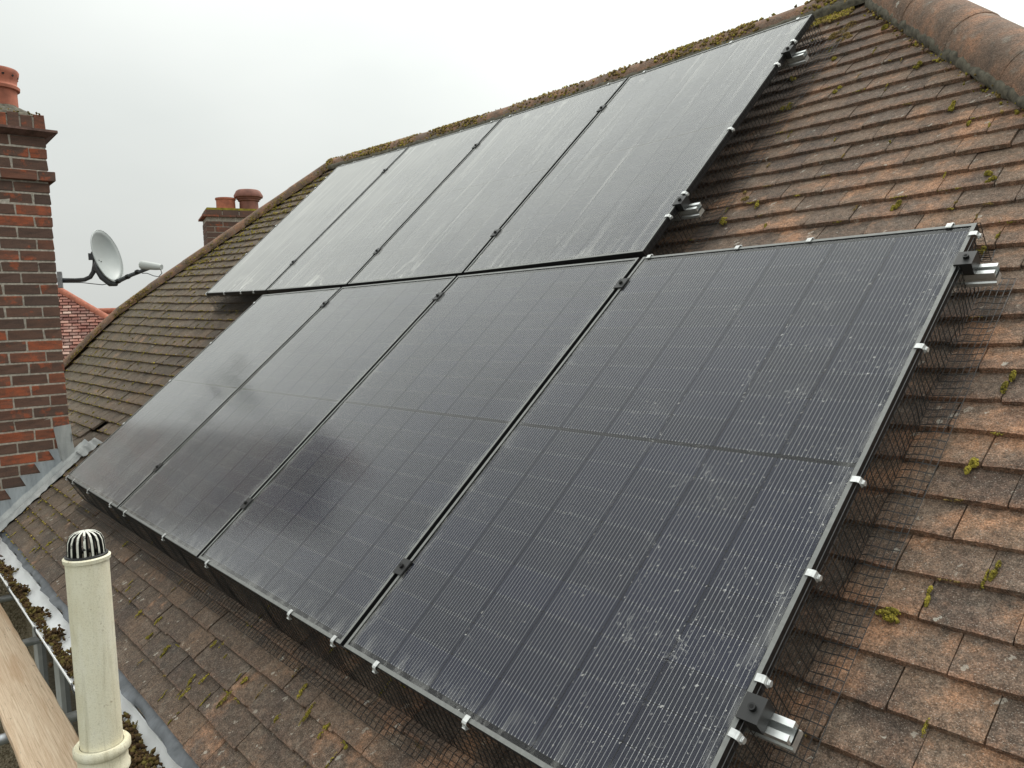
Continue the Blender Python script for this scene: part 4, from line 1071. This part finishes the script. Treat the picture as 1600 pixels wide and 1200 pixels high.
q = at_px(355); o = build(MB().lathe([(.132, 0), (.130, .15), (.142, .155), (.142, .178), (.12, .18), (.11, .0)], 28, (q[0], q[1], zt2 + .02)), 'chimney_pot', M_terra, smooth=True); smooth_by_angle(o, 40); rebase(fc, o)
q = at_px(389.5); o = build(MB().lathe([(.135, 0), (.13, .14), (.15, .148), (.152, .17), (.17, .175), (.172, .19), (.20, .2), (.205, .225), (.17, .29), (.15, .305), (.02, .31)], 28, (q[0], q[1], zt2 + .02)), 'chimney_pot', M_terra_d, smooth=True); smooth_by_angle(o, 40); rebase(fc, o)
o['label'] = 'wide capped terracotta cowl pot'

def red_tiles():
    m, t, p, NN, LL = material('red_clay_tiles')
    g = geo(t); pos = g.outputs['Position']
    c = ramp(t, g.outputs['Random Per Island'], [(0, (.12, .05, .04)), (.5, (.21, .08, .06)), (.85, (.30, .13, .095)), (1, (.46, .33, .27))])
    c = mix(t, ramp(t, noise(t, pos, 3, 5, .65), [(.45, 0), (.7, .6)]), c, (.42, .30, .25)); LL(c, p.inputs['Base Color']); p.inputs['Roughness'].default_value = .9; return m
M_redtile = red_tiles()
nh_ = empty('house', tuple(pix(60, 560, 17)[:2]) + (GZ,)); tag(nh_, 'distant house with red tiled hipped roof glimpsed past the brick chimney', 'house')
DN = 17
hA, hB_ = pix(93, 453, DN), pix(163, 494, DN - .5)            # hip line falling to the right
hA = hA + (hA - hB_) * 1.3
nrm_x = e1_
slope_dn = -np.array([rgt[0] * .25 + tov[0] * -.6, 0, 0])
Lh = hB_ - hA; 
dn = np.array([tov[0], tov[1], 0]); dn /= np.linalg.norm(dn); dn = dn * .72 + np.array([0, 0, -.69])    # down the slope facing us
rt_m = MB(); hl = np.linalg.norm(Lh); hu = Lh / hl
hor = np.cross(dn, zup); hor /= np.linalg.norm(hor); 
if hor @ rgt < 0: hor = -hor
# tiles in level courses below the hip line
pn = np.cross(hor, dn); pn = pn if pn @ tov > 0 else -pn
def on_plane(px, py):
    d_ = ROT @ np.array([(px - 800) / FPX, (600 - py) / FPX, -1.]); return CAM + d_ * (((h0 - CAM) @ pn) / (d_ @ pn))
h0 = pix(93, 453, DN); hB_ = on_plane(166, 496); Lh = hB_ - h0; apex = h0 - Lh * 1.3; Lh = hB_ - apex; drop = -Lh[2]; ncs = 36
for r_ in range(ncs):
    d_ = r_ * .095; cen = apex + dn * d_
    # right limit: intersection with the hip line at that level
    f_ = min((d_ * .69) / drop, 1.9); xr = (apex + Lh * f_ - cen) @ hor
    x = -2.6 + (.11 if r_ % 2 else 0)
    while x < xr - .05:
        w_ = .15; b_ = cen + hor * x + pn * (rng.normal(0, .004))
        rt_m.add([b_, b_ + hor * w_, b_ + hor * w_ + dn * .112 + pn * .03, b_ + dn * .112 + pn * .03, b_ + dn * .114 + pn * .008, b_ + hor * w_ + dn * .114 + pn * .008], [(0, 3, 2, 1), (3, 4, 5, 2)]); x += .165
o = build(rt_m, 'roof_tiles', M_redtile); rebase(nh_, o); tag(o, kind='stuff')
deck = MB(); a_, b_ = apex - hor * 2.8, apex + Lh * 1.9
lowl, lowr = a_ + dn * 3.5, b_ + dn * .3
o = build(deck.add([apex - hor * 2.8 - pn * .04, apex - pn * .04, b_ - pn * .04, lowr - pn * .04, lowl - pn * .04], [(0, 4, 3, 2, 1)]), 'roof', M_redtile); rebase(nh_, o)
for i in range(14):
    half_round(apex + Lh * (i * 1.7 / 14) - pn * .02, apex + Lh * ((i + 1.06) * 1.7 / 14) - pn * .02, .085, zup, 'hip_tile', None, M_terra); 
for ob in [x for x in col.objects if x.name.startswith('hip_tile') and x.parent is None]: rebase(nh_, ob)
rg = pix(150, 487, DN + 3)
m = MB().tube([rg - e1_ * 1.5, rg + e1_ * 3.5], .09, 10); o = build(m, 'ridge_tile', M_terra, smooth=True); rebase(nh_, o)
o = build(MB().add([rg - e1_ * 1.5, rg + e1_ * 3.5, rg + e1_ * 3.5 - zup * 2 + tov * 2, rg - e1_ * 1.5 - zup * 2 + tov * 2], [(0, 3, 2, 1)]), 'roof_slope', M_redtile); rebase(nh_, o)
wl = apex + dn * 3.3
o = build(MB().box((-5, -5, GZ), (2.5, 0, float(wl[2]) + .05), mat4((wl[0], wl[1], 0), e1_, -np.array([dn[0], dn[1], 0]) / -math.hypot(dn[0], dn[1]), zup)), 'wall', M_brick); rebase(nh_, o)

# ------------------------------------------------------------------ moss and debris
OCT = np.array([(1, 0, 0), (-1, 0, 0), (0, 1, 0), (0, -1, 0), (0, 0, 1), (0, 0, -1.)]); OF = np.array([(0, 2, 4), (2, 1, 4), (1, 3, 4), (3, 0, 4), (2, 0, 5), (1, 2, 5), (3, 1, 5), (0, 3, 5)])
class Bumps:
    def __init__(s): s.v = []; s.n = 0
    def add(s, c, r, stretch=1.):
        q = rng.normal(size=(3, 3)); q, _ = np.linalg.qr(q); v = (OCT * (r * rng.uniform(.65, 1.35, (6, 1)))) @ q; s.v.append(c + v * [1, 1, stretch]); s.n += 1
    def build(s, name, mat, lab, cat):
        v = np.concatenate(s.v); f = (OF[None] + 6 * np.arange(s.n)[:, None, None]).reshape(-1, 3)
        me = bpy.data.meshes.new(name); me.vertices.add(len(v)); me.vertices.foreach_set('co', v.ravel().astype(np.float32))
        me.loops.add(f.size); me.loops.foreach_set('vertex_index', f.ravel().astype(np.int32)); me.polygons.add(len(f)); me.polygons.foreach_set('loop_start', np.arange(0, f.size, 3).astype(np.int32)); me.polygons.foreach_set('loop_total', np.full(len(f), 3, np.int32)); me.update(); me.validate()
        o = link(name, me, mat); tag(o, lab, cat, kind='stuff'); return o
def clump(B, x, s, a, b, h, n, r):
    """broken cushion; a across, b up-slope half sizes, h height"""
    o, ex, es, en = frame_at(x, s, -.004)
    sub = [(rng.uniform(-.75, .75), rng.uniform(-.85, .85), rng.uniform(.25, .65)) for _ in range(int(rng.integers(2, 6)))]
    for _ in range(n):
        cu, cv, cr = sub[int(rng.integers(0, len(sub)))]
        th = rng.uniform(0, 2 * math.pi); q = math.sqrt(rng.uniform()); u_, v_ = cu + cr * q * math.cos(th), cv + cr * q * math.sin(th)
        B.add(o + ex * u_ * a + es * v_ * b + en * (h * cr * 1.5 * (1 - q * q) * rng.uniform(.5, 1) + .001), r * rng.uniform(.5, 1.35))
green, ochre = Bumps(), Bumps()
big_r = [(4.742, .559, .022, .03), (4.659, 1.858, .05, .055), (4.721, 1.765, .035, .035), (4.642, 1.232, .02, .025), (4.56, 1.505, .02, .03), (5.914, -.687, .014, .03), (5.864, -1.112, .032, .012), (5.915, -.434, .008, .03), (5.722, .071, .010, .022), (5.923, -1.047, .006, .03), (6.02, -.957, .006, .025), (5.402, 1.199, .008, .01), (5.649, .463, .018, .016), (5.662, .427, .012, .018), (5.416, .921, .012, .03), (5.505, .789, .008, .02), (5.401, .357, .012, .035), (4.822, .481, .012, .03), (4.713, .402, .016, .018), (4.87, 1.261, .02, .022), (4.905, 1.734, .018, .022), (4.73, 1.557, .018, .022), (5.571, .935, .02, .03), (5.18, 1.3, .016, .02)]
for i, (x, s, a, b) in enumerate(big_r): clump(ochre if i in (1, 2, 0, 22) else green, x, s, a * 1.1, b * 1.1, .012 + .2 * a, int(160 + 9000 * a), .0026)
big_l = [(4.466, -1.91), (4.71, -1.907), (3.843, -2.015), (3.468, -2.043), (3.804, -2.093), (4.036, -2.027), (4.066, -1.955), (4.368, -1.873), (2.273, -1.831), (1.296, -2.075), (.992, -2.075), (3.026, -2.023), (3.258, -2.041), (3.731, -1.936), (3.779, -2.052), (4.575, -1.916), (2.738, -1.974), (3.221, -1.976), (1.156, -2.158)]
for x, s in big_l: clump(green, x, s, rng.uniform(.006, .014), rng.uniform(.016, .034), .007, 170, .0022)
# moss in the tile joints, thicker towards the shady west
for (o, ex, es, en, x, s) in tiles:
    if under_panel(x, s): continue
    dens = .11 + .30 * float(sm((2.5 - x) / 4)) + (.10 if s < -1.75 else 0)
    if x > 4.4 and s > .15: dens = .26
    if rng.uniform() < dens:
        l_ = rng.uniform(.012, .035); B = green if rng.uniform() < .75 else ochre
        u_, v_, d_ = proj(o)
        n_ = 60 if d_ < 4 else 16
        clump(B, x + .0825, s + rng.uniform(.015, .08), .0035 + .002 * rng.uniform(), l_, .0055, n_, .0019 if d_ < 4 else .004)
    if rng.uniform() < dens * 1.2:          # below the tail of the course above
        B = green if rng.uniform() < .6 else ochre; xo = rng.uniform(-.08, .08)
        clump(B, x + xo, s - .004, rng.uniform(.008, .03), .004, .004, 22, .0022)
    if x < 1.5 and s < 1.9:
        for _ in range(3):
            xo = rng.uniform(-.08, .08); B = green if rng.uniform() < .6 else ochre
            B.add(surf(x + xo, s - .004, .002 + rng.uniform(0, .006)), rng.uniform(.003, .008))
# mossy left hip corner and the ridge
for _ in range(420):
    s = rng.uniform(.5, 2.05); x = hip_l(s) + abs(rng.normal(.25, .25)); 
    if x > -.02 and s < 1.76: continue
    k = round((s - S_E) / GA); clump(green if rng.uniform() < .7 else ochre, x, S_E + k * GA + rng.uniform(-.012, .04), .03 * rng.uniform(.3, 1), .014, .008, 7, .0055)
for _ in range(5200):
    x = RX0 + (RX1 - RX0) * rng.uniform(); dens = .35 + .65 * (math.sin(x * 2.1) * .5 + .5) if x > 1.2 else 1
    if rng.uniform() > dens: continue
    th = RAD(rng.uniform(-100, 30)); q = ridge_axis(x); rr = .1
    B = ochre if rng.uniform() < .72 else green
    if math.sin(x * 13) + math.sin(x * 5.3 + 1) + rng.normal(0, .6) < -.5: continue
    B.add(q + np.array([0, math.sin(th) * rr, math.cos(th) * rr]), rng.uniform(.004, .013))
for _ in range(900):
    x = rng.uniform(4.25, RX1 - .15); clump(ochre if rng.uniform() < .5 else green, x, S_R - rng.uniform(.0, .14), .012, .01, .01, 5, .006)
for _ in range(2600):       # lichen bumps along the bedding of the right hip
    s = rng.uniform(.4, 2.1); q = hip_axis(s, 1) + np.array([-.105, -.035, -.045]) + rng.normal(0, .017, 3); (green if rng.uniform() < .5 else ochre).add(q, rng.uniform(.003, .008))
for _ in range(500):
    x = rng.uniform(CH_X0, CH_X1 + .02); y = rng.uniform(CH_Y0 + .1, CH_Y1); (green if rng.uniform() < .4 else ochre).add(np.array([x, y, zs + sh - .005 + rng.uniform(0, .02)]), rng.uniform(.004, .01))
for _ in range(5200):      # weathered, mossy flanks of the left hip
    s = rng.uniform(-1.2, S_R); th = RAD(rng.uniform(-95, 100)); q = hip_axis(s, -1)
    if math.sin(s * 9) + math.sin(s * 23 + 2) + rng.normal(0, .7) < -.4: continue
    (ochre if rng.uniform() < .75 else green).add(q + np.array([math.cos(th) * 0 + .06 * math.sin(th), -.06 * math.sin(th), .085 * math.cos(th)]), rng.uniform(.004, .011))
green.build('moss', M_moss, 'green moss growing in the joints of the roof tiles', 'moss')
ochre.build('moss', M_moss_o, 'yellow brown moss and lichen on the ridge and tile edges', 'moss')
deb = Bumps()
for _ in range(5200):
    x = rng.uniform(.3, 5.2); cl = .55 + .45 * math.sin(x * 7.3) * math.sin(x * 2.9 + 1)
    if rng.uniform() > cl: continue
    yy = GY - .020 + rng.normal(0, .011); zz = GZg - math.sqrt(max(.0, (GR * .95) ** 2 - (yy - GY) ** 2)) + abs(rng.normal(0, .012))
    # debris heaps fill the trough nearly to the brim
    deb.add(np.array([x, yy, zz + .008]), rng.uniform(.004, .010))
for (x, n_) in ((3.45, 200), (3.58, 320), (3.7, 260), (3.85, 200), (4.0, 260), (4.15, 200), (3.1, 160), (2.75, 150), (2.4, 160), (2.0, 120), (1.5, 120), (1.0, 100)):
    for _ in range(n_):
        deb.add(np.array([x + rng.normal(0, .04), GY - .008 + rng.normal(0, .02), GZg - .045 + abs(rng.normal(0, .014))]), rng.uniform(.005, .012))
deb.build('gutter_debris', M_debris, 'dark brown moss debris lying in the white gutter', 'debris')
print('tiles', len(tiles), 'objects', len(bpy.data.objects))
